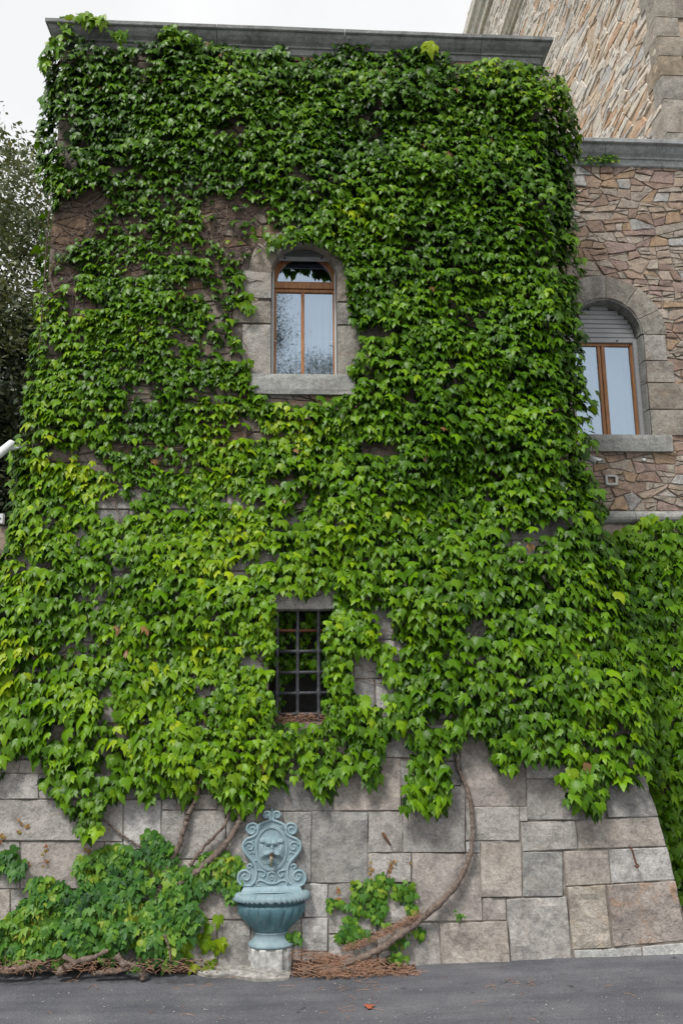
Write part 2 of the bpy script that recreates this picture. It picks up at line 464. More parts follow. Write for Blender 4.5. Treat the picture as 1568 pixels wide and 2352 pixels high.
# ------------------------------------------------------------------ stone builders
def clip_cell(poly, a, b, c):
    """keep the side a*x+b*y<=c"""
    out = []
    n = len(poly)
    for i in range(n):
        p, q = poly[i], poly[(i+1) % n]
        dp = a*p[0]+b*p[1]-c; dq = a*q[0]+b*q[1]-c
        if dp <= 0: out.append(p)
        if (dp < 0 < dq) or (dq < 0 < dp):
            t = dp/(dp-dq); out.append((p[0]+(q[0]-p[0])*t, p[1]+(q[1]-p[1])*t))
    return out
def rubble_cells(u0, u1, v0, v1, su, sv, rnd, rows=True):
    """irregular stones laid in rough rows: uneven cells about su wide and sv high"""
    pts = []
    v = v0 + sv*0.4
    while v < v1+sv:
        h = sv*rnd.uniform(0.65, 1.35)
        u = u0 - su*rnd.uniform(0, 1)
        while u < u1+su:
            w = su*rnd.choice([0.4, 0.55, 0.75, 0.95, 1.2, 1.6, 2.1])
            pts.append((u+w*0.5+rnd.uniform(-.12, .12)*su, v + rnd.uniform(-0.38, 0.38)*sv))
            u += w
        v += h
    P = np.array(pts)*np.array([1/su, 1/sv])
    Wt = np.array([rnd.uniform(0, 0.42) for _ in pts])
    cells = []
    for i, p in enumerate(P):
        if not (u0-su*0.2 < pts[i][0] < u1+su*0.2 and v0-sv*0.2 < pts[i][1] < v1+sv*0.2): continue
        d = ((P-p)**2).sum(1)
        near = np.argsort(d)[1:18]
        poly = [(u0/su, v0/sv), (u1/su, v0/sv), (u1/su, v1/sv), (u0/su, v1/sv)]
        for j in near:
            q = P[j]
            a, b = q-p
            c = (q@q - p@p + Wt[i] - Wt[j])/2
            poly = clip_cell(poly, a, b, c)
            if len(poly) < 3: break
        if len(poly) >= 3:
            cells.append([(x*su, y*sv) for x, y in poly])
    return cells
def split_cells(u0, u1, v0, v1, su, sv, rnd):
    """angular rubble: the wall is cut again and again by slanting lines, long stones lying flat"""
    out = []
    todo = rubble_cells(u0, u1, v0, v1, su*2.3, sv*2.3, rnd)
    A = su*sv; asp = su/sv
    while todo:
        p = todo.pop()
        us = [q[0] for q in p]; vs = [q[1] for q in p]
        w, h = max(us)-min(us), max(vs)-min(vs)
        a = abs(poly_area(p))
        if a < A*rnd.choice([0.45, 0.8, 1.2, 1.7, 2.4]) and w < su*3.4 and h < sv*2.2:
            out.append(p); continue
        if w/h > asp*rnd.uniform(0.75, 1.35):
            th = radians(rnd.gauss(0, 17)); nx_, ny_ = cos(th), sin(th)
        else:
            th = radians(rnd.gauss(0, 9)); nx_, ny_ = sin(th), cos(th)
        t = rnd.uniform(0.34, 0.66)
        px_, py_ = min(us)+w*(t if abs(nx_) > 0.7 else 0.5), min(vs)+h*(t if abs(ny_) > 0.7 else 0.5)
        c = nx_*px_+ny_*py_
        for q in (clip_cell(p, nx_, ny_, c), clip_cell(p, -nx_, -ny_, -c)):
            if len(q) >= 3 and abs(poly_area(q)) > 1e-5: todo.append(q)
    return out
def poly_area(p):
    return 0.5*sum(p[i][0]*p[(i+1) % len(p)][1]-p[(i+1) % len(p)][0]*p[i][1] for i in range(len(p)))
def stone_shape(poly, gap, proud, rnd):
    """uneven stone over a polygon: returns verts (u,v,w) and faces"""
    if poly_area(poly) < 0: poly = poly[::-1]
    cx = sum(p[0] for p in poly)/len(poly); cy = sum(p[1] for p in poly)/len(poly)
    # drop very short edges, cut the corners once
    q = []
    for i, p in enumerate(poly):
        o = poly[i-1]
        if not q or hypot(p[0]-q[-1][0], p[1]-q[-1][1]) > gap*1.5: q.append(p)
    if len(q) < 3: return None
    r = []
    n = len(q)
    for i in range(n):
        a, b, c = q[i-1], q[i], q[(i+1) % n]
        t = rnd.uniform(0.02, 0.13)
        r.append((b[0]+(a[0]-b[0])*t, b[1]+(a[1]-b[1])*t))
        r.append((b[0]+(c[0]-b[0])*t, b[1]+(c[1]-b[1])*t))
    rr = []
    for i, p in enumerate(r):
        b = r[(i+1) % len(r)]
        rr.append(p)
        L = hypot(b[0]-p[0], b[1]-p[1])
        if L > 0.11:
            t = rnd.uniform(0.35, 0.65); j = rnd.uniform(-0.06, 0.03)*min(L, 0.25)
            rr.append((p[0]+(b[0]-p[0])*t+(b[1]-p[1])/L*j, p[1]+(b[1]-p[1])*t-(b[0]-p[0])/L*j))
    r = rr
    ext = max(max(abs(p[0]-cx) for p in r), 1e-3); eyt = max(max(abs(p[1]-cy) for p in r), 1e-3)
    def ins(p, g):
        d = hypot(p[0]-cx, p[1]-cy)
        k = max(0.15, 1-g/max(min(d, 0.9*min(ext, eyt)+0.3*d), 1e-3))
        return (cx+(p[0]-cx)*k, cy+(p[1]-cy)*k)
    n = len(r)
    pr = proud*rnd.uniform(0.55, 1.35)
    tu, tv = rnd.uniform(-0.07, 0.07), rnd.uniform(-0.10, 0.08)
    v = []; f = []
    for g, w in ((gap*0.5, -0.04), (gap*0.55, pr*0.55), (gap*0.5+min(0.016, 0.10*min(ext, eyt)), pr)):
        for p in r:
            a = ins(p, g*rnd.uniform(0.8, 1.25))
            v.append((a[0], a[1], w + (tu*(a[0]-cx)+tv*(a[1]-cy) + rnd.uniform(-0.15, 0.15)*pr if w > 0 else 0)))
    for k in range(2):
        for i in range(n):
            f.append((k*n+i, k*n+(i+1) % n, (k+1)*n+(i+1) % n, (k+1)*n+i))
    v.append((cx+rnd.uniform(-0.4, 0.4)*ext, cy+rnd.uniform(-0.4, 0.4)*eyt, pr*rnd.uniform(0.8, 1.25)))
    for i in range(n):
        f.append((2*n+i, 2*n+(i+1) % n, 3*n))
    return v, f

def place_stones(cells, mapper, parent, mat, gap, proud, rnd, rank, name='stone', limit=300, keep=lambda c: True):
    """the stones that show largest are parts, the rest one part of kind stuff"""
    got = []
    for c in cells:
        if abs(poly_area(c)) < gap*gap*8: continue
        cx = sum(p[0] for p in c)/len(c); cy = sum(p[1] for p in c)/len(c)
        if not keep(c): continue
        s = stone_shape(c, gap, proud, rnd)
        if s is None: continue
        got.append((rank(cx, cy, abs(poly_area(c))), s))
    got.sort(key=lambda t: -t[0])
    rest = MB()
    for i, (rk, (v, f)) in enumerate(got):
        w = [mapper(*q) for q in v]
        if i < limit and rk > 0: obj(name, w, f, mat, parent)
        else: rest.add(w, f)
    if rest.v: rest.build('far_stonework' if name == 'stone' else name+'_rest', mat, parent, kind='stuff')
    return len(got)

def block(corners, parent, mat, proud=0.03, gap=0.007, rough=0.006, name='stone_block', back=0.05, cleft=0.0, mapper=None, label=None, nrmf=None):
    """dressed wall block over four points TL,TR,BR,BL on the wall, worn edges, uneven face"""
    TL, TR, BR, BL = [np.array(c, float)+np.array([random.uniform(-1, 1), 0, random.uniform(-1, 1)])*0.003 for c in corners]
    w = np.linalg.norm(TR-TL); h = np.linalg.norm(TL-BL)
    n = np.cross(TR-TL, TL-BL); n /= np.linalg.norm(n)
    if n[1] > 0: n = -n
    nx = int(min(11, max(3, round(w/0.065)))); ny = int(min(9, max(3, round(h/0.065))))
    us = [0, 0.5*0.035/w if w > 0.05 else 0.1] ; 
    bu = min(0.2, 0.007/w); bv = min(0.2, 0.007/h)
    uu = [0, bu] + [bu+(1-2*bu)*i/nx for i in range(1, nx)] + [1-bu, 1]
    vv = [0, bv] + [bv+(1-2*bv)*i/ny for i in range(1, ny)] + [1-bv, 1]
    gu, gv = gap/w, gap/h
    sd = random.uniform(0, 100)
    tilt = (random.uniform(-1, 1)*0.008, random.uniform(-1, 1)*0.008)
    v = []; f = []
    W = len(uu); H = len(vv)
    for j, b in enumerate(vv):
        for i, a in enumerate(uu):
            edge = (i in (0, W-1)) or (j in (0, H-1))
            A = gu+(1-2*gu)*a; B = gv+(1-2*gv)*b
            p = (TL*(1-A)+TR*A)*(1-B) + (BL*(1-A)+BR*A)*B
            ns = mnoise.noise(Vector((p[0]*5+sd, p[2]*5, sd)))
            n2 = mnoise.noise(Vector((p[0]*13+sd, p[2]*13, sd+5)))
            off = proud + rough*(ns*1.4+n2*0.8) + tilt[0]*(a-0.5)*2 + tilt[1]*(b-0.5)*2
            if cleft:
                cn = mnoise.noise(Vector((p[0]*2.2+sd, p[2]*2.8+sd, 3)))
                off += cleft*(math.floor(cn*5)/5 + 0.35*ns)
            off = max(off, 0.006)
            if edge:
                off = min(off, proud) - 0.006 - 0.010*max(0, n2)
                p = p + (TR-TL)/w*(n2*0.005+ns*0.003)*(1 if i in (0, W-1) else 0) + (TL-BL)/h*(ns*0.003+n2*0.005)*(1 if j in (0, H-1) else 0)
            v.append(p + n*off)
    for j in range(H-1):
        for i in range(W-1):
            f.append((j*W+i, (j+1)*W+i, (j+1)*W+i+1, j*W+i+1))
    ring = [i for i in range(W)] + [j*W+W-1 for j in range(1, H)] + [(H-1)*W+i for i in range(W-2, -1, -1)] + [j*W for j in range(H-2, 0, -1)]
    b0 = len(v)
    for k in ring:
        v.append(np.array(v[k]) - n*(back+proud))
    m = len(ring)
    for k in range(m):
        f.append((ring[k], ring[(k+1) % m], b0+(k+1) % m, b0+k))
    return obj(name, v, f, mat, parent, label=label)

# ================================================================== GROUND AND ROAD
def gz(x, y=0):
    """height of the road along the wall: lowest at the fountain, climbing gently both ways"""
    a = max(0.0, -x-0.6); b = max(0.0, x-0.8)
    return 0.035 + 0.075*(1-math.exp(-a*0.7)) + 0.035*(1-math.exp(-b*0.6))
xs = np.concatenate([np.linspace(-60, -6, 16), np.linspace(-5.5, 7, 70), np.linspace(8, 60, 14)])
ys = np.concatenate([np.linspace(-60, -6, 14), np.linspace(-5, -0.3, 26)])
v = []; f = []
for y in ys:
    for x in xs:
        v.append((x, y, gz(x) + 0.006*mnoise.noise(Vector((x*1.3, y*1.3, 2)))))
nxs = len(xs)
for j in range(len(ys)-1):
    for i in range(nxs-1):
        f.append((j*nxs+i, j*nxs+i+1, (j+1)*nxs+i+1, (j+1)*nxs+i))
obj('road', v, f, m_asphalt, smooth=True, kind='structure')
obj('ground', [(-400, -400, -0.25), (400, -400, -0.25), (400, 400, -0.25), (-400, 400, -0.25)], [(0, 1, 2, 3)], m_grass, kind='structure')

# ================================================================== TOWER
tower = empty('stone_tower', (0, 0, 0), 'square stone tower with sloping foot, moulded cornice and front covered in ivy', 'building')
WX0, WX1, WZ0, WZS = -0.290, 0.548, 6.64, 8.03           # arched window opening: sides, sill, springing
WC = (WX0+WX1)/2; WR = (WX1-WX0)/2
GX0, GX1, GZ0, GZ1 = -0.285, 0.475, 2.40, 3.70           # barred opening
TOPZ = 11.42
def arch_poly(c, r, z0, zs, n=16, grow=0.0):
    r2 = r+grow
    pts = [(c-r2, z0-grow), (c+r2, z0-grow)]
    for k in range(n+1):
        a = pi*k/n
        pts.append((c+r2*cos(a), zs+r2*sin(a)))
    return pts
def wall_with_hole(outer, hole, ymap):
    vs = [Vector((x, z, 0)) for x, z in outer+hole]
    tris = tessellate_polygon([[Vector((x, z, 0)) for x, z in outer], [Vector((x, z, 0)) for x, z in hole]])
    return [(p.x, ymap(p.y), p.y) for p in vs], [tuple(t) for t in tris]
core = MB()
v, f = wall_with_hole([(XL, ZT), (XR, ZT), (XR, TOPZ), (XL, TOPZ)], arch_poly(WC, WR, WZ0, WZS, 16, 0.03), lambda z: 0.0)
core.add(v, f)
b0 = bat(-0.3)
v, f = wall_with_hole([(XL-b0, -0.3), (XR+b0, -0.3), (XR, ZT), (XL, ZT)], [(GX0, GZ0), (GX1, GZ0), (GX1, GZ1), (GX0, GZ1)], lambda z: -bat(z))
core.add(v, f)
DEP = 6.0
core.add([(XR, 0, ZT), (XR, DEP, ZT), (XR, DEP, TOPZ), (XR, 0, TOPZ), (XL, 0, ZT), (XL, DEP, ZT), (XL, DEP, TOPZ), (XL, 0, TOPZ),
          (XR+b0, -b0, -0.3), (XR+b0, DEP, -0.3), (XL-b0, -b0, -0.3), (XL-b0, DEP, -0.3)],
         [(0, 1, 2, 3), (5, 4, 7, 6), (8, 9, 1, 0), (11, 10, 4, 5), (1, 5, 6, 2), (9, 11, 5, 1)])
core.build('wall', m_mortar, tower)
obj('roof', [(XL, -0.02, TOPZ+0.1), (XR, -0.02, TOPZ+0.1), (XR, DEP, TOPZ+0.1), (XL, DEP, TOPZ+0.1)], [(0, 1, 2, 3)], m_roof, tower)
# reveal and back of the barred opening
rv = MB()
yb = 0.22
for (xa, za), (xb, zb) in (((GX0, GZ0), (GX1, GZ0)), ((GX1, GZ0), (GX1, GZ1)), ((GX1, GZ1), (GX0, GZ1)), ((GX0, GZ1), (GX0, GZ0))):
    rv.add([(xa, -bat(za), za), (xb, -bat(zb), zb), (xb, yb, zb), (xa, yb, za)], [(0, 1, 2, 3)])
rv.build('window_reveal', m_mortar, tower)

# --- rubble of the upper front
BARE = [[(95, 480), (165, 440), (235, 385), (300, 430), (640, 430), (660, 560), (560, 660), (300, 660), (130, 640), (95, 610)],
        [(90, 640), (200, 640), (200, 780), (90, 780)], [(540, 880), (840, 880), (800, 960), (560, 960)], [(240, 980), (560, 940), (560, 1060), (240, 1060)],
        [(640, 100), (1260, 130), (1260, 175), (640, 150)], [(100, 340), (200, 340), (200, 420), (100, 420)]]
def in_any(polys, x, y):
    return any(bool(inpoly(np.array([x]), np.array([y]), p)[0]) for p in polys)
rnd = random.Random(3)
cells = split_cells(XL, XR, ZT+0.02, TOPZ-0.02, 0.34, 0.17, rnd)
hole = arch_poly(WC, WR, WZ0, WZS, 16, 0.10)
def keep_t(c):
    return not any(bool(inpoly(np.array([p[0]]), np.array([p[1]]), hole)[0]) for p in c) and not (WX0-0.05 < sum(p[0] for p in c)/len(c) < WX1+0.05 and WZ0-0.1 < sum(p[1] for p in c)/len(c) < WZS)
def rank_t(cx, cy, a):
    q = project(np.array([cx, 0, cy]))
    return a*10 if in_any(BARE, q[0], q[1]) else -1
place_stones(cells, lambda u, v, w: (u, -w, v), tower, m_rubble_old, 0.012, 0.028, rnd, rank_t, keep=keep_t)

# --- dressed blocks of the foot, measured on the photograph
def Rq(*q): return [(784+x*0.5, 1630.7+y*0.5) for x, y in q]
def Lq(*q): return [(x*0.5, 1693.4+y*0.5) for x, y in q]
def rect(x0, y0, x1, y1): return ((x0, y0), (x1, y0), (x1, y1), (x0, y1))
blocks = []
for q in (rect(-38, 60, 100, 220), rect(100, 80, 328, 220), rect(-38, 222, 272, 464), rect(330, 70, 538, 235), rect(272, 237, 545, 349), rect(547, 70, 846, 444),
          rect(848, 150, 1062, 315), rect(1064, 150, 1330, 312), rect(850, 318, 1202, 507), ((1206, 300), (1392, 305), (1452, 489), (1214, 497)),
          rect(-140, 468, 120, 796), rect(122, 467, 281, 656), rect(282, 352, 567, 657), rect(568, 446, 815, 602),
          rect(816, 446, 852, 514), ((820, 518), (1073, 508), (1083, 640), (829, 651)), ((1076, 507), (1454, 491), (1490, 628), (1086, 640)),
          rect(570, 605, 635, 658), rect(637, 604, 827, 860), rect(830, 653, 1015, 858), ((1017, 652), (1223, 644), (1236, 800), (1029, 811)),
          ((1226, 643), (1493, 631), (1530, 782), (1240, 800)), rect(125, 660, 318, 793), ((320, 660), (634, 660), (645, 970), (322, 974)),
          rect(-60, 798, 162, 1028), rect(164, 796, 320, 984), rect(646, 863, 752, 969), ((166, 988), (446, 980), (460, 1216), (166, 1222)),
          ((449, 980), (757, 971), (774, 1201), (465, 1217)), ((756, 868), (1028, 858), (1062, 1188), (780, 1199)),
          ((1031, 813), (1212, 806), (1240, 1093), (1062, 1103)), ((1215, 805), (1527, 787), (1583, 1062), (1250, 1090)),
          ((1068, 1106), (1376, 1092), (1388, 1215), (1075, 1222)), ((1380, 1088), (1620, 1066), (1650, 1200), (1392, 1212)),
          rect(-173, 800, -63, 953), rect(-183, 957, -63, 1110), rect(-60, 1032, 162, 1225), rect(-183, 1113, -63, 1235)):
    blocks.append((Rq(*q), 'R'))
for q in (rect(-60, 20, 240, 100), rect(-60, 104, 240, 166), rect(-60, 170, 178, 286), rect(180, 170, 560, 286), rect(562, 150, 742, 284), rect(-60, 289, 409, 476), rect(412, 290, 566, 481),
          rect(568, 288, 739, 520), rect(744, 284, 812, 335), rect(815, 260, 1000, 335), rect(741, 338, 1038, 560), rect(1002, 180, 1208, 340), rect(1210, 195, 1527, 341),
          rect(1041, 345, 1172, 668), rect(1174, 345, 1300, 668), rect(1300, 345, 1430, 668),
          rect(-60, 480, 93, 696), rect(96, 480, 480, 698), rect(482, 484, 566, 698), rect(568, 524, 738, 698), rect(741, 564, 1038, 688),
          rect(-60, 700, 48, 852), rect(51, 702, 300, 852), rect(303, 702, 600, 852), rect(603, 702, 878, 835), rect(880, 692, 1112, 836), rect(1115, 672, 1250, 836), rect(1253, 672, 1392, 828),
          rect(868, 840, 996, 1075), rect(1000, 840, 1150, 1080), rect(1153, 840, 1260, 1080), rect(1263, 832, 1383, 1080),
          rect(-60, 855, 250, 1060), rect(253, 855, 560, 1060), rect(563, 855, 865, 1060)):
    blocks.append((Lq(*q), 'L'))
for y0, y1 in ((20, 166), (170, 286), (289, 476), (480, 696), (700, 852), (855, 1075)):
    for x0, x1 in ((-330, -63), (-640, -333)):
        blocks.append((Lq(*rect(x0+(y0 % 90), y0, min(x1+(y0 % 90), -63), y1)), 'L'))
random.seed(11)
def clampx(p):
    p = np.array(p); p[0] = max(p[0], XL-bat(p[2])); return p
for bi, (q, side) in enumerate(blocks):
    lowright = side == 'R' and q[0][1] > 2020
    bm = {30: m_ash_cream, 31: m_ash_rust, 32: m_ash_white, 33: m_ash_white}.get(bi, m_ashlar)
    block([clampx(front(*c)) for c in q], tower, bm, proud=0.020+random.uniform(-0.004, 0.007), gap=0.0015, rough=0.013,
          cleft=0.034 if (lowright and random.random() < 0.75) else (0.026 if random.random() < 0.5 else 0.008))
# --- regular courses of the foot higher up, behind the ivy
z = 2.02
r5 = random.Random(5)
while z < ZT-0.25:
    h = r5.uniform(0.34, 0.46)
    x = XL - bat(z) + 0.0
    while x < XR+bat(z)-0.1:
        w = r5.uniform(0.45, 1.05)
        x1 = min(x+w, XR+bat(z+h)); 
        if XR+bat(z+h)-x1 < 0.25: x1 = XR+bat(z+h)
        pieces = [(x, x1)]
        if z+h > GZ0 and z < GZ1:
            pieces = []
            if x < GX0: pieces.append((x, min(x1, GX0)))
            if x1 > GX1: pieces.append((max(x, GX1), x1))
        for a, b in pieces:
            if b-a < 0.1: continue
            zb, zt = z, min(z+h, ZT-0.02)
            xa0 = max(a, XL-bat(zb)); xb0 = min(b, XR+bat(zb)); xa1 = max(a, XL-bat(zt)); xb1 = min(b, XR+bat(zt))
            # skip what the measured blocks already cover
            q = project(np.array([(a+b)/2, -bat(zb), zb+0.1]))
            if q[1] > 1695: continue
            block([(xa1, -bat(zt), zt), (xb1, -bat(zt), zt), (xb0, -bat(zb), zb), (xa0, -bat(zb), zb)], tower, m_ashlar, proud=0.02, gap=0.008)
        x = x1
    z += h
# --- lintel over the barred opening
block([front(612, 1352), front(774, 1350), front(782, 1402), front(604, 1404)], tower, m_ashlar, proud=0.055, name='lintel')

# --- cornice
def cornice(path, prof, parent, mat, cuts, name='cornice_stone'):
    """path: list of (x,y) corners (left return, front, right return); prof: (out, z) from bottom to top; cuts: x of joints on the front"""
    (xa, ya), (xb, yb_), (xc, yc), (xd, yd) = path
    def ringpt(kind, x, o, zz):
        return (x, yb_-o, zz)
    ends = [None]+list(cuts)+[None]
    n = len(prof)
    for i in range(len(ends)-1):
        a, b = ends[i], ends[i+1]
        rows = []
        if a is None:
            rows.append([(xa-o, ya, zz) for o, zz in prof]); rows.append([(xb-o, yb_-o, zz) for o, zz in prof])
        else:
            rows.append([(a+0.004, yb_-o, zz) for o, zz in prof])
        x0 = xb if a is None else a; x1 = xc if b is None else b
        m = 5
        for k in range(1, m):
            xx = x0+(x1-x0)*k/m
            rows.append([(xx, yb_-o-0.004*mnoise.noise(Vector((xx*2, zz*9, 1))), zz+0.006*mnoise.noise(Vector((xx*1.7, zz*3, 7)))) for o, zz in prof])
        if b is None:
            rows.append([(xc+o, yb_-o, zz) for o, zz in prof]); rows.append([(xd+o, yd, zz) for o, zz in prof])
        else:
            rows.append([(b-0.004, yb_-o, zz) for o, zz in prof])
        v = [p for r in rows for p in r]; f = []
        for r in range(len(rows)-1):
            for k in range(n-1):
                f.append((r*n+k, (r+1)*n+k, (r+1)*n+k+1, r*n+k+1))
        f.append(tuple(range(n))); f.append(tuple((len(rows)-1)*n+k for k in reversed(range(n))))
        # close the back
        for r in range(len(rows)-1):
            f.append((r*n+n-1, (r+1)*n+n-1, (r+1)*n, r*n))
        obj(name, v, f, mat, parent)
zt = onY(115, 38, -0.2)[2]
def prof_at(zt, s=1.0, o=0.2):
    return [(-0.10, zt-0.33*s), (0.035, zt-0.33*s), (0.05, zt-0.315*s), (0.055, zt-0.235*s), (0.075, zt-0.225*s), (0.075, zt-0.20*s), (0.09, zt-0.185*s),
            (0.115, zt-0.165*s), (0.15, zt-0.12*s), (0.165, zt-0.085*s), (0.168, zt-0.075*s), (o-0.012, zt-0.07*s), (o, zt-0.06*s), (o, zt-0.012), (o-0.012, zt), (-0.10, zt)]
cornice([(XL, DEP), (XL, 0), (XR, 0), (XR, DEP)], prof_at(zt), tower, m_cornice,
        [onY(497, 80, -0.2)[0], onY(792, 70, -0.2)[0], onY(1108, 100, -0.2)[0]])
# --- string course where the foot starts to slope
def torus_course(xa, xb, y0, zc, r, parent, mat, cuts, name):
    ed = [xa]+cuts+[xb]
    for i in range(len(ed)-1):
        v = []; f = []
        n = 9
        for s, x in enumerate((ed[i]+0.004, ed[i+1]-0.004)):
            v += [(x, y0+0.05, zc-r)]
            for k in range(n):
                a = -pi/2+pi*k/(n-1)
                v.append((x, y0-r*1.05*cos(a), zc+r*sin(a)))
            v += [(x, y0+0.05, zc+r)]
        m = n+2
        for k in range(m-1): f.append((k, m+k, m+k+1, k+1))
        f.append(tuple(reversed(range(m)))); f.append(tuple(range(m, 2*m)))
        obj(name, v, f, mat, parent, smooth=False)

# --- dressed stones round the arched window
def Wq(x, y): return (501.8+x*0.26, 501.8+y*0.26)
def jamb(x0, y0, x1, y1, inner=None, side='L'):
    a = onY(*Wq(x0, y0), 0.0); b = onY(*Wq(x1, y1), 0.0)
    xa, xb, z1, z0 = a[0], b[0], a[2], b[2]
    if side == 'L': xb = WX0
    else: xa = WX1
    return xa, xb, z0, z1
def dressed(xa, xb, z0, z1, y0, y1, parent, mat, name='jamb_stone', seed=0):
    """squared stone seen on its front and on its inner side"""
    g = 0.004
    xa += g; xb -= g; z0 += g; z1 -= g
    nx, ny, nz = 4, 3, 4
    v = []; f = []; idx = {}
    bev = 0.012
    def pt(i, j, k):
        key = (i, j, k)
        if key in idx: return idx[key]
        x = xa+(xb-xa)*i/nx; y = y0+(y1-y0)*j/ny; z = z0+(z1-z0)*k/nz
        ex = i in (0, nx); ey = j == 0; ez = k in (0, nz)
        if (ex and ey) or (ey and ez): y += bev*0.8
        if ex and ey: x += bev*0.4*(1 if i == 0 else -1)
        if ez and ey: z += bev*0.4*(1 if k == 0 else -1)
        q = Vector((x*6+seed, z*6, seed+y*5))
        y += 0.010*mnoise.noise(q) if ey else 0
        x += 0.004*mnoise.noise(q*1.7) if ex else 0
        idx[key] = len(v); v.append((x, y, z)); return idx[key]
    for i in range(nx):
        for k in range(nz):
            f.append((pt(i, 0, k), pt(i+1, 0, k), pt(i+1, 0, k+1), pt(i, 0, k+1)))
    for j in range(ny):
        for k in range(nz):
            f.append((pt(0, j+1, k), pt(0, j, k), pt(0, j, k+1), pt(0, j+1, k+1)))
            f.append((pt(nx, j, k), pt(nx, j+1, k), pt(nx, j+1, k+1), pt(nx, j, k+1)))
        for i in range(nx):
            f.append((pt(i, j+1, 0), pt(i+1, j+1, 0), pt(i+1, j, 0), pt(i, j, 0)))
            f.append((pt(i, j, nz), pt(i+1, j, nz), pt(i+1, j+1, nz), pt(i, j+1, nz)))
    return obj(name, v, f, mat, parent)
YD = 0.24
for i, (x0, y0, x1, y1, sd) in enumerate(((250, 300, 480, 462, 'L'), (185, 464, 468, 715, 'L'), (125, 730, 468, 935, 'L'), (208, 938, 468, 1384, 'L'),
                           (1045, 330, 1205, 468, 'R'), (1045, 470, 1205, 745, 'R'), (1050, 748, 1310, 947, 'R'), (1052, 950, 1255, 1388, 'R'))):
    xa, xb, z0, z1 = jamb(x0, y0, x1, y1, side=sd)
    if z0 < WZ0+0.06: z0 = WZ0
    dressed(xa, xb, z0, min(z1, 8.55) if i not in (0, 4) else WZS+0.32, -0.045, YD, tower, m_jamb, seed=i*3.1) if i not in (0, 4) else None
def voussoir(c, zs, r0, r1, a0, a1, y0, y1, parent, mat, name='voussoir', seed=0, bev=0.012, n=5):
    v = []; f = []
    ga = 0.004/r0
    a0 += ga; a1 -= ga
    for k in range(n+1):
        a = a0+(a1-a0)*k/n
        e = k in (0, n)
        for r, y in ((r0, y1), (r0, y0+bev), (r0+bev, y0), ((r0+r1)/2, y0-0.004+0.008*mnoise.noise(Vector((a*4, seed, 1)))), (r1-bev, y0), (r1, y0+bev), (r1, y1)):
            yy = y + (bev*0.7 if e and y < y0+bev*0.9 else 0)
            rr = r + 0.006*mnoise.noise(Vector((a*6, r*8, seed)))
            v.append((c+rr*cos(a), yy, zs+rr*sin(a)))
    m = 7
    for k in range(n):
        for q in range(m-1):
            f.append((k*m+q, (k+1)*m+q, (k+1)*m+q+1, k*m+q+1))
    f.append(tuple(range(m))); f.append(tuple(n*m+q for q in reversed(range(m))))
    return obj(name, v, f, mat, parent)
angs = [0, 0.62, 1.28, 1.86, 2.52, pi]
for k in range(5):
    voussoir(WC, WZS, WR, WR+(0.30 if k in (0, 4) else 0.24), angs[k], angs[k+1], -0.045, YD, tower, m_jamb, seed=k*2.3)
a = onY(*Wq(262, 1385), -0.07); b = onY(*Wq(1212, 1562), -0.07)
dressed(a[0], b[0], b[2], WZ0+0.004, -0.085, YD+0.05, tower, m_sill, 'window_sill', 41)

# ------------------------------------------------------------------ arched windows
def arch_ring(c, zs, ro, ri, y0, y1, a0, a1, n=18):
    v = []; f = []
    for k in range(n+1):
        a = a0+(a1-a0)*k/n
        v += [(c+ro*cos(a), y0, zs+ro*sin(a)), (c+ri*cos(a), y0, zs+ri*sin(a)), (c+ri*cos(a), y1, zs+ri*sin(a)), (c+ro*cos(a), y1, zs+ro*sin(a))]
    for k in range(n):
        for q in range(4):
            f.append((k*4+q, k*4+(q+1) % 4, (k+1)*4+(q+1) % 4, (k+1)*4+q))
    f.append((3, 2, 1, 0)); f.append((n*4, n*4+1, n*4+2, n*4+3))
    return v, f
def pane(x0, x1, z0, z1, y, win, lab=None):
    return obj('pane', [(x0, y, z0), (x1, y, z0), (x1, y, z1), (x0, y, z1)], [(0, 1, 2, 3)], m_glass, win, label=lab)
win = obj('window', *(lambda b: (b.v, b.f))((lambda b: (b.box(WX0, WX0+0.028, 0.14, 0.20, WZ0, WZS+0.14), b)[1])(MB())), m_rail, tower,
          label='arched timber window with two casements and a round-headed fanlight')
win.name = 'window'
y1 = 0.20
def wb(x0, z0, x1, z1, ya, yb2, name, mat, bev=0.006, lab=None):
    m = MB(); m.box(x0, x1, ya, yb2, z0, z1, bev); return m.build(name, mat, win, label=lab)
def wz(y, Y=y1): return onY(695, 501.8+y*0.26, Y)[2]
def wx(x, y=900, Y=y1): return onY(501.8+x*0.26, 501.8+y*0.26, Y)[0]
xa, xb = WX0+0.03, WX1-0.012
wb(WX1-0.022, WZ0, WX1+0.0, WZS+0.1, 0.14, 0.20, 'guide_rail', m_rail, 0.004)
ztr = wz(565); ztr2 = wz(625); ztb = wz(655)
wb(xa, ztr2, xb, ztr, y1-0.03, y1+0.05, 'transom', m_wood)
wb(xa, ztb, xb, ztr2-0.008, y1-0.015, y1+0.05, 'casement_top_rail', m_wood)
zb = WZ0-0.0
mx0, mx1 = wx(728), wx(758)
wb(mx0, WZ0, mx1, ztb+0.001, y1-0.02, y1+0.04, 'mullion', m_wood)
wb(xa, WZ0, xa+0.028, ztb+0.001, y1-0.012, y1+0.05, 'stile', m_wood)
wb(xb-0.03, WZ0, xb, ztb+0.001, y1-0.012, y1+0.05, 'stile', m_wood)
wb(xa, WZ0-0.01, xb, WZ0+0.045, y1-0.005, y1+0.04, 'bottom_rail', m_wood)
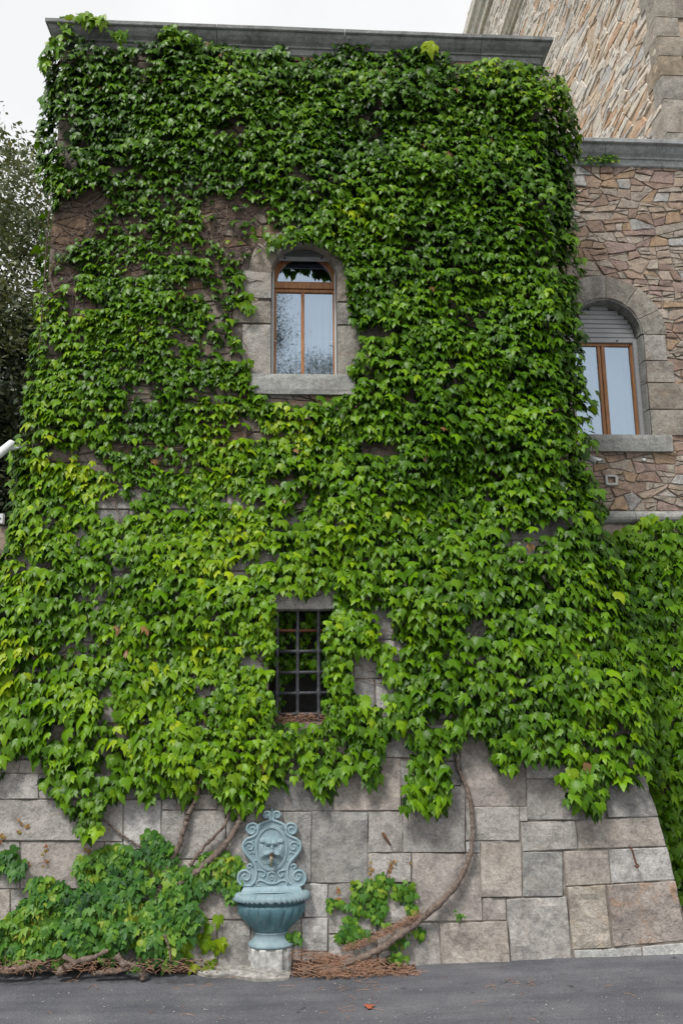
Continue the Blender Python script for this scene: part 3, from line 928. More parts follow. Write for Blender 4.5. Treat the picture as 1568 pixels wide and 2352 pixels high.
# round-headed fanlight frame: two spandrel-like arched pieces
fr = (xb-xa)/2; fc = (xa+xb)/2
zfs = ztr + 0.02
hgt = wz(370)-zfs
v, f = arch_ring(fc, ztr-0.002, fr+0.05, fr-0.035, y1-0.01, y1+0.05, 0.0, pi)
o = obj('fanlight_frame', v, f, m_wood, win)
seg = [(fc+(fr-0.03)*cos(pi*k/20), y1+0.015, ztr+(fr-0.03)*sin(pi*k/20)) for k in range(21)]
obj('pane', seg, [tuple(range(21))], m_glass, win, label='half-round fanlight pane')
pane(xa+0.024, mx0+0.004, WZ0+0.03, ztb+0.004, y1+0.014, win, 'left casement pane')
pane(mx1-0.004, xb-0.026, WZ0+0.03, ztb+0.004, y1+0.014, win, 'right casement pane')
# end bar and slats of the rolled-up shutter
zsb = wz(375, 0.12)
wb(WX0+0.05, zsb, WX1-0.05, zsb+0.055, 0.10, 0.125, 'shutter_end_bar', m_shutter, 0.004)
for k in range(4):
    hw = WR-0.05-0.045*k*k*0.5-0.05*k
    wb(WC-hw, zsb+0.06+k*0.05, WC+hw, zsb+0.106+k*0.05, 0.105, 0.12, 'shutter_slat', m_shutter_dark, 0.006)
for x in (585, 910):
    m = MB(); c = onY(*Wq(x, 350), 0.095)
    m.tube([(c[0], 0.085, c[2]), (c[0], 0.102, c[2])], 0.012, 8); m.build('stop_screw', m_black, win)
for x, y in ((500, 1077), (995, 1088)):
    m = MB(); c = onY(*Wq(x, y), 0.15); m.tube([(c[0]-0.022, 0.16, c[2]), (c[0]+0.02, 0.155, c[2])], 0.006, 6); m.build('hinge_pin', m_rail, win)
def curtain(xa, xb, z0, z1, y, label):
    v = []; f = []; n = 60
    for k in range(n+1):
        x = xa+(xb-xa)*k/n
        dy = 0.022*sin(k*0.9)+0.012*sin(k*2.1+1)
        v += [(x, y+dy, z0), (x, y+dy*0.8, z1), (x, y+dy+0.004, z0), (x, y+dy*0.8+0.004, z1)]
    for k in range(n):
        f += [(k*4, k*4+4, k*4+5, k*4+1), (k*4+2, k*4+3, k*4+7, k*4+6)]
    return obj('curtain', v, f, m_curtain, None, True, label=label, cat='curtain')
curtain(xa+0.02, xb-0.02, WZ0+0.03, ztb-0.02, y1+0.13, 'white net curtain behind the casements of the tower window')
# the room behind
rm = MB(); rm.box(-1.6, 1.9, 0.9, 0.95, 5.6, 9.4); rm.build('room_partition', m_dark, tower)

# ------------------------------------------------------------------ barred opening
gr = None
yg = -0.16
def gpx(x, y, Y): return onY(900*0.6272+x*0.24, 2050*0.6272+y*0.24, Y)
bars_z = [gpx(500, yy, yg)[2] for yy in (680, 878, 1080, 1278, 1478)]
bars_x = [gpx(xx, 1200, yg)[0] for xx in (297, 495, 698)] + [gpx(895, 1200, yg)[0]]
m = MB(); m.tube([(GX0-0.02, yg, bars_z[0]), (GX1+0.02, yg, bars_z[0])], 0.019, 10)
gr = m.build('window_grille', m_rust, tower, True, label='black iron window grille of crossing round bars')
for zz in bars_z[1:]:
    m = MB(); m.tube([(GX0-0.02, yg, zz), (GX1+0.02, yg, zz)], 0.020, 10); m.build('bar', m_iron, gr, True)
for xx in bars_x:
    if not GX0 < xx < GX1: continue
    m = MB()
    pts = []; rd = []
    zz = GZ0-0.02
    while zz < GZ1+0.02:
        d = min(abs(zz-b) for b in bars_z)
        pts.append((xx, yg+0.004, zz)); rd.append(0.021 if d > 0.035 else 0.029)
        zz += 0.02
    m.tube(pts, rd, 10); m.build('bar', m_iron, gr, True)
m = MB(); ym = 0.02; stp = 0.026
x = GX0
while x < GX1:
    m.box(x, x+0.0022, ym, ym+0.002, GZ0, GZ1); x += stp
zz = GZ0
while zz < GZ1:
    m.box(GX0, GX1, ym+0.0021, ym+0.004, zz, zz+0.0022); zz += stp
m.build('wire_mesh', m_iron, gr, kind='stuff')
m = MB(); m.box(GX0+0.115, GX0+0.135, ym-0.02, ym-0.004, GZ0, GZ0+0.7); m.build('mesh_edge_strip', m_rail, gr)
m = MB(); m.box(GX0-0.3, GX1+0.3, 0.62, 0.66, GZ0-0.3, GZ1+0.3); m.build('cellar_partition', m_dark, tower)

# ================================================================== WING (recessed wall on the right)
wing = empty('stone_wing', (7, YW, 0), 'lower rubble stone wing set back at the right with an arched shuttered window', 'building')
VC, VR, VZ0, VZS = 4.70, 0.562, 6.335, 7.93
WGX1 = 13.0
ZW = 5.1
WTOP = onY(1450, 318, YW-0.2)[2]
def wbat(z): return SL*max(0, ZW-z)
core = MB()
v, f = wall_with_hole([(XR-0.1, ZW), (WGX1, ZW), (WGX1, WTOP-0.05), (XR-0.1, WTOP-0.05)], arch_poly(VC, VR, VZ0, VZS, 16, 0.03), lambda z: YW)
core.add(v, f)
core.add([(XR-0.1, YW-wbat(-0.3), -0.3), (WGX1, YW-wbat(-0.3), -0.3), (WGX1, YW, ZW), (XR-0.1, YW, ZW), (WGX1, 12, -0.3), (WGX1, 12, WTOP-0.05), (WGX1, YW, WTOP-0.05),
          (XR-0.1, 12, -0.3), (XR-0.1, 12, WTOP-0.05)], [(0, 1, 2, 3), (1, 4, 5, 6, 2), (4, 7, 8, 5)])
core.build('wall', m_mortar3, wing)
obj('roof', [(XR-0.1, YW-0.1, WTOP-0.03), (WGX1, YW-0.1, WTOP-0.03), (WGX1, 12, WTOP-0.03), (XR-0.1, 12, WTOP-0.03)], [(0, 1, 2, 3)], m_roof, wing)
rnd = random.Random(21)
ringhole = arch_poly(VC, VR+0.26, VZ0-0.20, VZS, 16)
cells = split_cells(XR-0.05, 6.6, ZW+0.10, WTOP-0.3, 0.27, 0.135, rnd)
def vis_rank(Y):
    def g(cx, cy, a):
        q = project(np.array([cx, Y, cy]))
        return a if -20 < q[0] < 1600 and -20 < q[1] < 2380 else -1
    return g
place_stones(cells, lambda u, v, w: (u, YW-w, v), wing, m_rubble, 0.011, 0.026, rnd, vis_rank(YW),
             keep=lambda c: not any(bool(inpoly(np.array([p[0]]), np.array([p[1]]), arch_poly(VC, VR+0.1, VZ0-0.1, VZS, 16))[0]) for p in c)
             and not bool(inpoly(np.array([sum(p[0] for p in c)/len(c)]), np.array([sum(p[1] for p in c)/len(c)]), ringhole)[0]))
cornice([(XR-0.1, 3.0), (XR-0.1, YW), (WGX1, YW), (WGX1, 3.0)], prof_at(WTOP, 1.15, 0.22), wing, m_cornice2,
        [onY(1392, 320, YW-0.2)[0], onY(1395, 320, YW-0.2)[0]+1.9, 9.0])
torus_course(XR-0.1, WGX1, YW, ZW, 0.10, wing, m_sill, [4.9, 6.6, 8.5], 'string_course')
# arch: outer ring of face stones and inner ring that turns into the reveal
YV = YW+0.23
oa = [0.0, 0.44, 0.95, 1.50, 2.12, 2.65, pi]
for k in range(6):
    voussoir(VC, VZS, VR+0.012, VR+0.37+0.02*random.random(), oa[k], oa[k+1], YW-0.05, YW+0.2, wing, m_jamb, seed=50+k)
    voussoir(VC, VZS, VR-0.012, VR+0.008, oa[k]+0.02, oa[k+1]+0.02 if k < 5 else oa[k+1], YW-0.035, YV, wing, m_sill, 'reveal_stone', seed=60+k, bev=0.006)
zz = VZS
hs = [0.42, 0.35, 0.42, 0.42]
outs = [0.36, 0.44, 0.74, 0.80]
for i, (h, wdt) in enumerate(zip(hs, outs)):
    z0 = max(zz-h, VZ0)
    if i == 3: z0 = VZ0
    for s in (-1, 1):
        xin = VC+s*(VR+0.012); xo = VC+s*(VR+wdt)
        dressed(min(xin, xo), max(xin, xo), z0, zz, YW-0.05, YW+0.2, wing, m_jamb, seed=70+i*2+s)
        xr0, xr1 = VC+s*(VR-0.012), VC+s*(VR+0.009)
        dressed(min(xr0, xr1), max(xr0, xr1), z0, zz, YW-0.035, YV, wing, m_sill, 'reveal_stone', seed=80+i*2+s)
    zz = z0
dressed(VC-0.72, VC+0.86, VZ0-0.265, VZ0+0.003, YW-0.10, YV+0.02, wing, m_sill, 'window_sill', 91)
# the window itself
y2 = YV-0.02
win2 = MB(); win2.box(VC+VR-0.075, VC+VR-0.015, y2-0.07, y2-0.02, VZ0, VZS)
win = win2.build('window', m_shutter, wing, label='arched timber window with its grey roller shutter partly lowered')
m = MB(); m.box(VC-VR+0.015, VC-VR+0.075, y2-0.07, y2-0.02, VZ0, VZS); m.build('guide_rail', m_shutter, win)
zsh = onY(1420, 790, y2)[2]
hw = VR-0.03
def vb(x0, z0, x1, z1, ya, yb2, name, mat, bev=0.006):
    m = MB(); m.box(x0, x1, ya, yb2, z0, z1, bev); return m.build(name, mat, win)
zz = zsh
k = 0
while zz < VZS+hw-0.02:
    zm = zz+0.075 if k else zz+0.085
    a_ = hw if zm < VZS else sqrt(max(0.0, hw*hw-(zm-0.04-VZS)**2))
    if a_ > 0.05: vb(VC-a_, zz, VC+a_, zm-0.006, y2-0.05, y2-0.03, 'shutter_slat', m_shutter, 0.008)
    zz = zm; k += 1
obj('shutter_back', [(VC-hw, y2-0.022, zsh), (VC+hw, y2-0.022, zsh)]+[(VC+(hw+0.02)*cos(pi*k/16), y2-0.022, VZS+(hw+0.02)*sin(pi*k/16)) for k in range(17)], [tuple(range(19))], m_shutter_dark, win)
c = onY(1254.4+608*0.2667, 595.8+698*0.2667, y2-0.06)
m = MB(); m.tube([(c[0], y2-0.05, c[2]), (c[0], y2-0.085, c[2]-0.01)], 0.011, 8); m.build('shutter_stop', m_black, win)
ix0, ix1 = VC-VR+0.05, VC+VR-0.05
vb(ix0, VZ0, ix0+0.06, zsh+0.02, y2-0.02, y2+0.05, 'stile', m_wood)
vb(ix1-0.06, VZ0, ix1, zsh+0.02, y2-0.02, y2+0.05, 'stile', m_wood)
vb(ix0+0.06, zsh-0.045, ix1-0.06, zsh+0.02, y2-0.015, y2+0.05, 'casement_top_rail', m_wood)
vb(VC-0.005, VZ0, VC+0.055, zsh-0.046, y2-0.025, y2+0.05, 'mullion', m_wood)
vb(VC-0.06, VZ0, VC-0.008, zsh-0.046, y2-0.012, y2+0.05, 'mullion', m_wood)
vb(ix0+0.06, VZ0-0.01, ix1-0.06, VZ0+0.05, y2-0.01, y2+0.05, 'bottom_rail', m_wood)
pane(ix0+0.055, VC-0.058, VZ0+0.04, zsh-0.04, y2+0.012, win, 'left casement pane')
pane(VC+0.05, ix1-0.055, VZ0+0.04, zsh-0.04, y2+0.012, win, 'right casement pane')
curtain(ix0, ix1, VZ0+0.02, zsh, y2+0.25, 'white net curtain behind the shuttered wing window')
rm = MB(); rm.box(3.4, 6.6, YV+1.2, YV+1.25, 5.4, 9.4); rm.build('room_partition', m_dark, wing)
# white plaster ring smeared round one stone
c = onY(1405, 1102, YW-0.06)
v = []; f = []
n = 16
for k in range(n):
    a = 2*pi*k/n
    sq = 1/max(abs(cos(a)), abs(sin(a)))**0.8
    for r, y in ((0.055, -0.045), (0.062, -0.058), (0.088, -0.060), (0.10, -0.04)):
        rr = r*sq*(1+0.12*mnoise.noise(Vector((cos(a)*2, sin(a)*2, r*30))))
        v.append((c[0]+rr*cos(a), YW+y, c[2]+rr*0.82*sin(a)))
for k in range(n):
    for q in range(3):
        f.append((k*4+q, ((k+1) % n)*4+q, ((k+1) % n)*4+q+1, k*4+q+1))
obj('plaster_patch', v, f, m_plaster, wing)
c = onY(1477.6, 1056, YW-0.06)
m = MB(); m.tube([(c[0], YW+0.02, c[2]+0.01), (c[0], YW-0.085, c[2])], 0.022, 10); m.build('pipe_end', m_white, wing)

# ================================================================== TALL BUILDING BEHIND
keep = empty('tall_stone_building', (7, 10, 0), 'tall pale rubble stone building rising behind the wing at upper right', 'building')
TX, TY = 6.826, 3.0
TTOP = 28.3
core = MB()
core.add([(TX, TY, 0), (TX, 30, 0), (TX, 30, TTOP), (TX, TY, TTOP), (16, TY, 0), (16, TY, TTOP), (16, 30, 0), (16, 30, TTOP)],
         [(1, 0, 3, 2), (0, 4, 5, 3), (4, 6, 7, 5), (6, 1, 2, 7), (3, 5, 7, 2)])
core.build('wall', m_mortar2, keep)
rnd = random.Random(8)
cells = split_cells(TY+0.05, 20.0, 11.4, TTOP-0.05, 0.50, 0.17, rnd)
def rank_k(cu, cv, a):
    q = project(np.array([TX, cu, cv]))
    if not (1000 < q[0] < 1600 and -40 < q[1] < 340): return -1
    return a*1000/q[2]**3*(1 if q[0] > 1150 else 0.5)
bands = [(22.55, 23.0), (25.6, 26.7)]
place_stones(cells, lambda u, v, w: (TX-w, u, v), keep, m_pale, 0.010, 0.035, rnd, rank_k,
             keep=lambda c: not any(a-0.05 < sum(p[1] for p in c)/len(c) < b+0.05 for a, b in bands))
for (a, b), o in zip(bands, (0.28, 0.40)):
    v = []; f = []
    pr = [(0.0, a), (o*0.35, a+0.02), (o*0.35, a+(b-a)*0.30), (o*0.6, a+(b-a)*0.38), (o*0.75, a+(b-a)*0.6), (o, a+(b-a)*0.7), (o, b-0.02), (0.0, b)]
    for s, y in enumerate((TY-0.02, 30)):
        v += [(TX-q, y, z) for q, z in pr]
    m_ = len(pr)
    for k in range(m_-1): f.append((k, k+1, m_+k+1, m_+k))
    f.append(tuple(range(m_)))
    obj('string_course', v, f, m_pale, keep)
cells = split_cells(TX+0.55, 9.0, 11.4, 17.0, 0.36, 0.18, rnd)
place_stones(cells, lambda u, v, w: (u, TY-w, v), keep, m_pale, 0.02, 0.04, rnd, lambda x, y, a: (a if project(np.array([x, TY, y]))[0] < 1600 and project(np.array([x, TY, y]))[1] > -20 else -1), name='stone')
zz = 11.35; k = 0
while zz < 17.5:
    h = rnd.choice([0.42, 0.5, 0.62, 0.7])
    wq = 0.62 if k % 2 else 0.40
    o = dressed(TX-0.05, TX+wq, zz, zz+h, TY-0.05, TY+(0.3 if k % 2 else 0.5), keep, m_jamb, 'quoin', 100+k)
    zz += h; k += 1

# ================================================================== LEFT GARDEN WALL
gw = obj('garden_wall', [(-14, 5.0, -0.3), (XL, 5.0, -0.3), (XL, 5.0, 5.6), (-14, 5.0, 5.6), (-14, 5.6, -0.3), (XL, 5.6, -0.3), (XL, 5.6, 5.6), (-14, 5.6, 5.6)],
         [(0, 1, 2, 3), (5, 4, 7, 6), (3, 2, 6, 7), (4, 0, 3, 7), (1, 5, 6, 2)], m_mortar, None,
         label='dark stone garden wall behind the tower at the left edge', cat='wall')
rnd = random.Random(31)
cells = split_cells(-10.0, XL, 0.0, 5.55, 0.55, 0.28, rnd)
place_stones(cells, lambda u, v, w: (u, 5.0-w, v), gw, m_rubble, 0.02, 0.04, rnd, lambda x, y, a: (a if project(np.array([x, 5.0, y]))[0] > -20 else -1))
c = onY(3, 1192, 4.9)
m = MB(); m.box(c[0]-0.06, c[0]+0.045, 4.86, 4.94, c[2]-0.09, c[2]+0.09, 0.008)
pl = m.build('junction_box', m_white, None, label='small white box with a dark knob on the dark left wall', cat='box')
m = MB(); m.tube([(c[0], 4.862, c[2]), (c[0], 4.85, c[2])], 0.012, 8); m.build('knob', m_black, pl)

# ================================================================== WALL FOUNTAIN
def frontoff(x, y, off):
    v = ray(x, y)
    t = -(_C[1] + SL*(ZT-_C[2]) + off*sqrt(1+SL*SL)) / (v[1] - SL*v[2])
    return _C + v*t
def Fq(zx, zy): return 470.4+zx*0.2, 1818.9+zy*0.2
NF = nrm(0.0)
def FP(zx, zy, w=0.0):
    return frontoff(*Fq(zx, zy), 0.095) + NF*w
def verdigris():
    k = NT('blue_green_cast_iron'); p, _ = k.pos(False)
    n = k.noise(p, 9, 6, 0.65); f_ = k.noise(p, 60, 4, 0.7); b_ = k.noise(p, 3, 4)
    c = k.ramp(n, [(0.3, (0.150, 0.232, 0.262)), (0.5, (0.21, 0.30, 0.335)), (0.72, (0.26, 0.345, 0.365))])
    sp = k.n('ShaderNodeSeparateXYZ'); g = k.n('ShaderNodeNewGeometry'); k.l(g.outputs['Position'], sp.inputs[0])
    c = k.mix(k.ramp(f_, [(0.66, (0, 0, 0)), (0.74, (0.55,)*3)]), c, (0.13, 0.075, 0.05))
    c = k.mix(k.ramp(k.math('MULTIPLY', b_, n), [(0.36, (0, 0, 0)), (0.48, (0.5,)*3)]), c, (0.10, 0.13, 0.12))
    st = k.n('ShaderNodeMapping'); st.inputs['Scale'].default_value = (24, 24, 2.5); k.l(p, st.inputs['Vector'])
    c = k.mix(k.ramp(k.noise(st.outputs[0], 1.0, 5, 0.65), [(0.54, (0, 0, 0)), (0.70, (0.5,)*3)]), c, (0.12, 0.165, 0.165))
    pt = k.ramp(g.outputs['Pointiness'], [(0.50, (1, 1, 1)), (0.58, (1.22, 1.20, 1.2))])
    c = k.mix(0.8, c, pt, 'MULTIPLY')
    return k.fin(k.bsdf(c, 0.55, 0.4, k.bump(f_, 0.4, 0.002)))
m_fount = verdigris()
def verd_dark():
    k = NT('dark_teal_cast_iron'); p, _ = k.pos(False)
    n = k.noise(p, 8, 6, 0.65); f_ = k.noise(p, 55, 4, 0.7)
    c = k.ramp(n, [(0.3, (0.055, 0.130, 0.158)), (0.55, (0.085, 0.185, 0.22)), (0.75, (0.145, 0.25, 0.27))])
    c = k.mix(k.ramp(f_, [(0.58, (0, 0, 0)), (0.68, (0.6,)*3)]), c, (0.16, 0.12, 0.09))
    st = k.n('ShaderNodeMapping'); st.inputs['Scale'].default_value = (26, 26, 2.2); k.l(p, st.inputs['Vector'])
    c = k.mix(k.ramp(k.noise(st.outputs[0], 1.0, 4, 0.6), [(0.56, (0, 0, 0)), (0.70, (0.45,)*3)]), c, (0.22, 0.27, 0.26))
    return k.fin(k.bsdf(c, 0.5, 0.4, k.bump(f_, 0.4, 0.002)))
m_bowl = verd_dark()
m_brass = simple('old_brass', (0.36, 0.31, 0.22), 0.45, 0.5, 0.6, 0.4, 60)
m_apron = simple('dirty_concrete', (0.34, 0.325, 0.30), 0.95, 0.1, 0, 0.6, 18, 0.02)
m_conc = simple('whitened_concrete', (0.50, 0.50, 0.48), 0.95, 0.1, 0, 0.55, 16, 0.02)

fx0 = FP(768, 1000)[0]
fountain = empty('wall_fountain', (fx0, -0.95, gz(fx0)), 'blue-green cast iron wall fountain with lion mask and bowl on a concrete foot', 'fountain')
half = [(768, 178), (778, 208), (792, 222), (822, 216), (852, 222), (874, 246), (878, 280), (862, 308), (832, 316), (800, 318), (812, 330), (850, 345), (892, 360), (922, 386),
        (940, 368), (968, 353), (1004, 352), (1040, 368), (1066, 402), (1070, 444), (1052, 480), (1020, 498), (992, 502), (1020, 518), (1062, 534), (1098, 568), (1116, 618), (1108, 676), (1078, 732),
        (1038, 784), (1004, 826), (1030, 822), (1054, 842), (1064, 874), (1058, 890), (1104, 892), (1146, 920), (1172, 968), (1170, 1020), (1146, 1064), (1106, 1092), (1080, 1100)]
outline = half + [(1536-x, y) for x, y in reversed(half[1:])]
n = len(outline)
cxm, cym = 768, 700
v = []
for (x, y) in outline: v.append(FP(x, y, -0.055))
for (x, y) in outline: v.append(FP(x, y, -0.006))
for i, (x, y) in enumerate(outline):
    a, b = outline[i-1], outline[(i+1) % n]
    tx, ty = b[0]-a[0], b[1]-a[1]; L = hypot(tx, ty)
    v.append(FP(x-ty/L*7, y+tx/L*7, 0.0))
f = []
for k in range(2):
    for i in range(n): f.append((k*n+i, k*n+(i+1) % n, (k+1)*n+(i+1) % n, (k+1)*n+i))
f.append(tuple(range(2*n, 3*n)))
obj('back_plate', v, f, m_fount, fountain)
def spiral(cx, cy, r0, r1, a0, turns, k=14):
    m = max(6, int(abs(turns)*k))
    return [(cx+(r0+(r1-r0)*i/m)*cos(a0+2*pi*turns*i/m), cy+(r0+(r1-r0)*i/m)*sin(a0+2*pi*turns*i/m)) for i in range(m+1)]
MPZ = 0.00087
def relief(path, r0, r1=None, w=0.004):
    r1 = r0 if r1 is None else r1
    for mir in (False, True):
        pts = [FP(1536-x if mir else x, y, w) for x, y in path]
        m = len(pts)
        mb = MB(); mb.tube(pts, [(r0+(r1-r0)*i/(m-1))*MPZ for i in range(m)], 7)
        mb.build('scroll', m_fount, fountain, True)
cm = lambda p, k=5: [tuple(q[:2]) for q in catmull([(a, b, 0) for a, b in p], k)]
# S-curve edging of the plate with its three scrolls
relief(cm([(775, 330), (800, 335), (850, 352), (900, 375), (922, 400), (928, 440), (945, 490), (990, 520), (1050, 545), (1090, 590), (1098, 635), (1080, 690), (1030, 750), (985, 800), (958, 850), (945, 910), (948, 975), (965, 1035), (1000, 1068)]), 17, 17)
relief(cm([(940, 440), (935, 400), (955, 372), (995, 366), (1035, 382), (1052, 420), (1042, 462), (1010, 484), (975, 474), (962, 440), (980, 412), (1006, 420)]), 15, 11)
relief(cm([(985, 1075), (1060, 1082), (1120, 1068), (1152, 1020), (1150, 960), (1115, 915), (1065, 908), (1025, 940), (1022, 990), (1055, 1018), (1092, 1000), (1096, 962), (1070, 950)]), 17, 11)
relief(cm([(992, 860), (1005, 840), (1030, 838), (1046, 858), (1038, 880), (1016, 880)]), 12, 9)
relief(cm([(775, 328), (792, 300), (790, 262), (800, 236), (830, 230), (856, 246), (860, 276), (842, 298), (820, 292), (818, 272)]), 13, 9)
relief(cm([(1075, 615), (1060, 590), (1020, 580), (985, 600), (980, 635), (1000, 665), (1032, 662), (1040, 636), (1022, 624)]), 12, 9)
relief(cm([(975, 560), (990, 575), (985, 590)]), 9, 7)
relief(cm([(970, 715), (985, 690), (1000, 705), (1020, 712)]), 9, 6)
relief(cm([(900, 430), (905, 400), (888, 392), (876, 408), (888, 420)]), 9, 7)
relief(cm([(930, 900), (890, 905), (850, 920), (842, 950), (860, 975), (890, 970), (896, 945)]), 13, 10)
relief(cm([(940, 795), (960, 790), (965, 830), (950, 860)]), 8, 6)
relief(cm([(768, 1058), (820, 1050), (870, 1025), (915, 1020), (940, 1045), (935, 1080), (905, 1082)]), 13, 10)
relief(cm([(768, 1052), (735, 1035), (722, 990), (730, 945), (768, 922)]), 11, 11)
relief(cm([(768, 1020), (748, 995), (756, 975), (768, 985)]), 8, 7)
relief(cm([(860, 985), (875, 1005), (860, 1025)]), 8, 5)
mb = MB()
v = []; f = []
pts = [(768, 178), (782, 212), (768, 240), (754, 212)]
v = [FP(x, y, 0.001) for x, y in pts]+[FP(768, 212, 0.016)]
obj('finial', v, [(0, 1, 4), (1, 2, 4), (2, 3, 4), (3, 0, 4)], m_fount, fountain)
# oval frame
ov = [(762+168*cos(2*pi*k/48), 655+240*sin(2*pi*k/48)) for k in range(49)]
for rr, w, nm in ((0, 0.006, 'oval_frame'), (16, 0.004, 'oval_frame')):
    pts = [FP(762+(168+rr)*cos(2*pi*k/48), 655+(240+rr)*sin(2*pi*k/48), w) for k in range(49)]
    mb = MB(); mb.tube(pts, 0.0085, 7, False); mb.build(nm, m_fount, fountain, True)
mb = MB()
for k in range(84):
    a = 2*pi*k/84
    c = FP(762+176*cos(a), 655+248*sin(a), 0.012)
    r = 0.0052
    mb.add([c+np.array(d)*r for d in ((1, 0, 0), (-1, 0, 0), (0, 0, 1), (0, 0, -1), (0, -1, 0))], [(0, 2, 4), (2, 1, 4), (1, 3, 4), (3, 0, 4)])
mb.build('bead_ring', m_fount, fountain, True, kind='stuff')
# lion mask in relief
bumps = [(768, 665, 125, 135, .026), (735, 588, 40, 26, .026), (803, 588, 40, 26, .026), (738, 552, 34, 18, .014), (800, 552, 34, 18, .014), (664, 568, 30, 22, .026), (874, 568, 30, 22, .026),
         (664, 566, 14, 10, -.012), (874, 566, 14, 10, -.012), (733, 632, 20, 8, -.016), (806, 632, 20, 8, -.016), (733, 634, 8, 5, .008), (806, 634, 8, 5, .008),
         (770, 640, 20, 44, .022), (770, 688, 28, 18, .030), (722, 712, 46, 24, .024), (818, 712, 46, 24, .024), (690, 735, 34, 24, .016), (850, 735, 34, 24, .016),
         (670, 690, 34, 40, .014), (870, 690, 34, 40, .014), (768, 600, 9, 26, -.012), (770, 752, 36, 22, -.030), (768, 805, 40, 42, .022), (655, 640, 16, 30, .010), (883, 640, 16, 30, .010),
         (655, 750, 18, 26, .012), (885, 750, 18, 26, .012)]
gx, gy = 56, 64
G = np.zeros((gy+1, gx+1)); XX = np.zeros_like(G); YY = np.zeros_like(G)
for j in range(gy+1):
    for i in range(gx+1):
        x = 762-150+300*i/gx; y = 655-200+380*j/gy
        XX[j, i] = x; YY[j, i] = y
for bx, by, rx, ry, h in bumps:
    G += h*np.exp(-(((XX-bx)/rx)**2+((YY-by)/ry)**2)**1.4)
side = np.exp(-((np.abs(XX-768)-88)/34)**2)*np.exp(-((YY-700)/70)**2)
G += 0.006*side*np.sin((np.abs(XX-768)*0.6+(YY-600)*0.9)*0.16*1.6)
v = []; f = []
e = ((XX-762)/158)**2+((YY-655)/228)**2
for j in range(gy+1):
    for i in range(gx+1):
        v.append(FP(XX[j, i], YY[j, i], 0.001 + G[j, i]*1.15))
for j in range(gy):
    for i in range(gx):
        if e[j, i] < 1 and e[j+1, i+1] < 1 and e[j+1, i] < 1 and e[j, i+1] < 1:
            f.append((j*(gx+1)+i, (j+1)*(gx+1)+i, (j+1)*(gx+1)+i+1, j*(gx+1)+i+1))
obj('lion_mask', v, f, m_fount, fountain, True)
mb = MB(); pts = [FP(766, 730, 0.0), FP(766, 728, 0.07), FP(765, 735, 0.085)]
mb.tube(pts, 0.013, 10)
tap = mb.build('tap', m_brass, fountain, True)
mb = MB(); mb.tube([FP(766, 735, 0.075), FP(764, 770, 0.08), FP(763, 800, 0.08), FP(762, 858, 0.078)], [0.017, 0.019, 0.014, 0.011], 10); mb.build('spout', m_brass, tap, True)
mb = MB(); mb.tube([FP(742, 768, 0.085), FP(792, 768, 0.085)], 0.007, 8); mb.build('tap_handle', m_brass, tap, True)
mb = MB(); c = FP(768, 716, 0.098); mb.tube([c+np.array((0, 0.012, 0)), c-np.array((0, 0.010, 0))], 0.012, 8); mb.build('tap_cap', m_rust, tap, True)

# bowl, rim and foot: flattened half-rounds standing out from the wall
XF = fx0
YB = -0.70
def half_round(levels, dep, parent, mat, name, mod=None, nt=72, ex=2.5):
    v = []; f = []
    for zy, hw, d, in levels:
        Y = YB-d
        z = onY(*Fq(768, zy), Y)[2]
        mW = abs(onY(*Fq(768+hw, zy), YB-d*0.35)[0]-XF)
        for k in range(nt+1):
            t = pi*k/nt
            cx_, sx_ = cos(t), sin(t)
            x = math.copysign(abs(cx_)**(2/ex), cx_)*mW; y = abs(sx_)**(2/ex)*d
            q = mod(zy, t) if mod else (0, 0)
            s = 1+q[0]
            v.append((XF+x*s, YB-y*s, z+q[1]))
    N = nt+1
    for i in range(len(levels)-1):
        for k in range(nt):
            f.append((i*N+k, (i+1)*N+k, (i+1)*N+k+1, i*N+k+1))
    f.append(tuple(range(N))); f.append(tuple(reversed([(len(levels)-1)*N+k for k in range(N)])))
    return obj(name, v, f, mat, parent, True)
def flute(zy, t):
    if 1365 < zy < 1580:
        g = min(1, (zy-1365)/30, (1580-zy)/30)
        return (0.075*g*(abs(sin(t*10.0))**0.45-0.85), 0)
    return (0, 0)
lv = [(1270, 342, .20), (1300, 345, .20), (1322, 346, .20), (1330, 372, .225), (1346, 384, .235), (1372, 388, .24), (1410, 386, .24), (1450, 374, .232), (1490, 350, .22), (1525, 318, .205), (1555, 284, .19), (1582, 248, .175), (1600, 222, .165), (1618, 204, .155), (1632, 196, .15)]
half_round(lv, .25, fountain, m_bowl, 'bowl', flute, 120)
half_round([(1634, 200, .152), (1648, 200, .152), (1654, 194, .148), (1690, 200, .152), (1725, 216, .162), (1755, 238, .175), (1780, 258, .19), (1792, 266, .195), (1806, 268, .197), (1818, 262, .193)], .2, fountain, m_fount, 'pedestal')
def cf(zy, t): return (0.045*(1 if sin(t*11) > 0.0 else -0.7) + 0.012*mnoise.noise(Vector((t*5, zy*0.02, 3))), 0.0)
half_round([(1820, 246, .185), (1850, 250, .187), (1960, 250, .187), (2060, 249, .187), (2120, 252, .19), (2150, 262, .20), (2190, 270, .21)], .2, fountain, m_conc, 'concrete_foot', cf, 96)
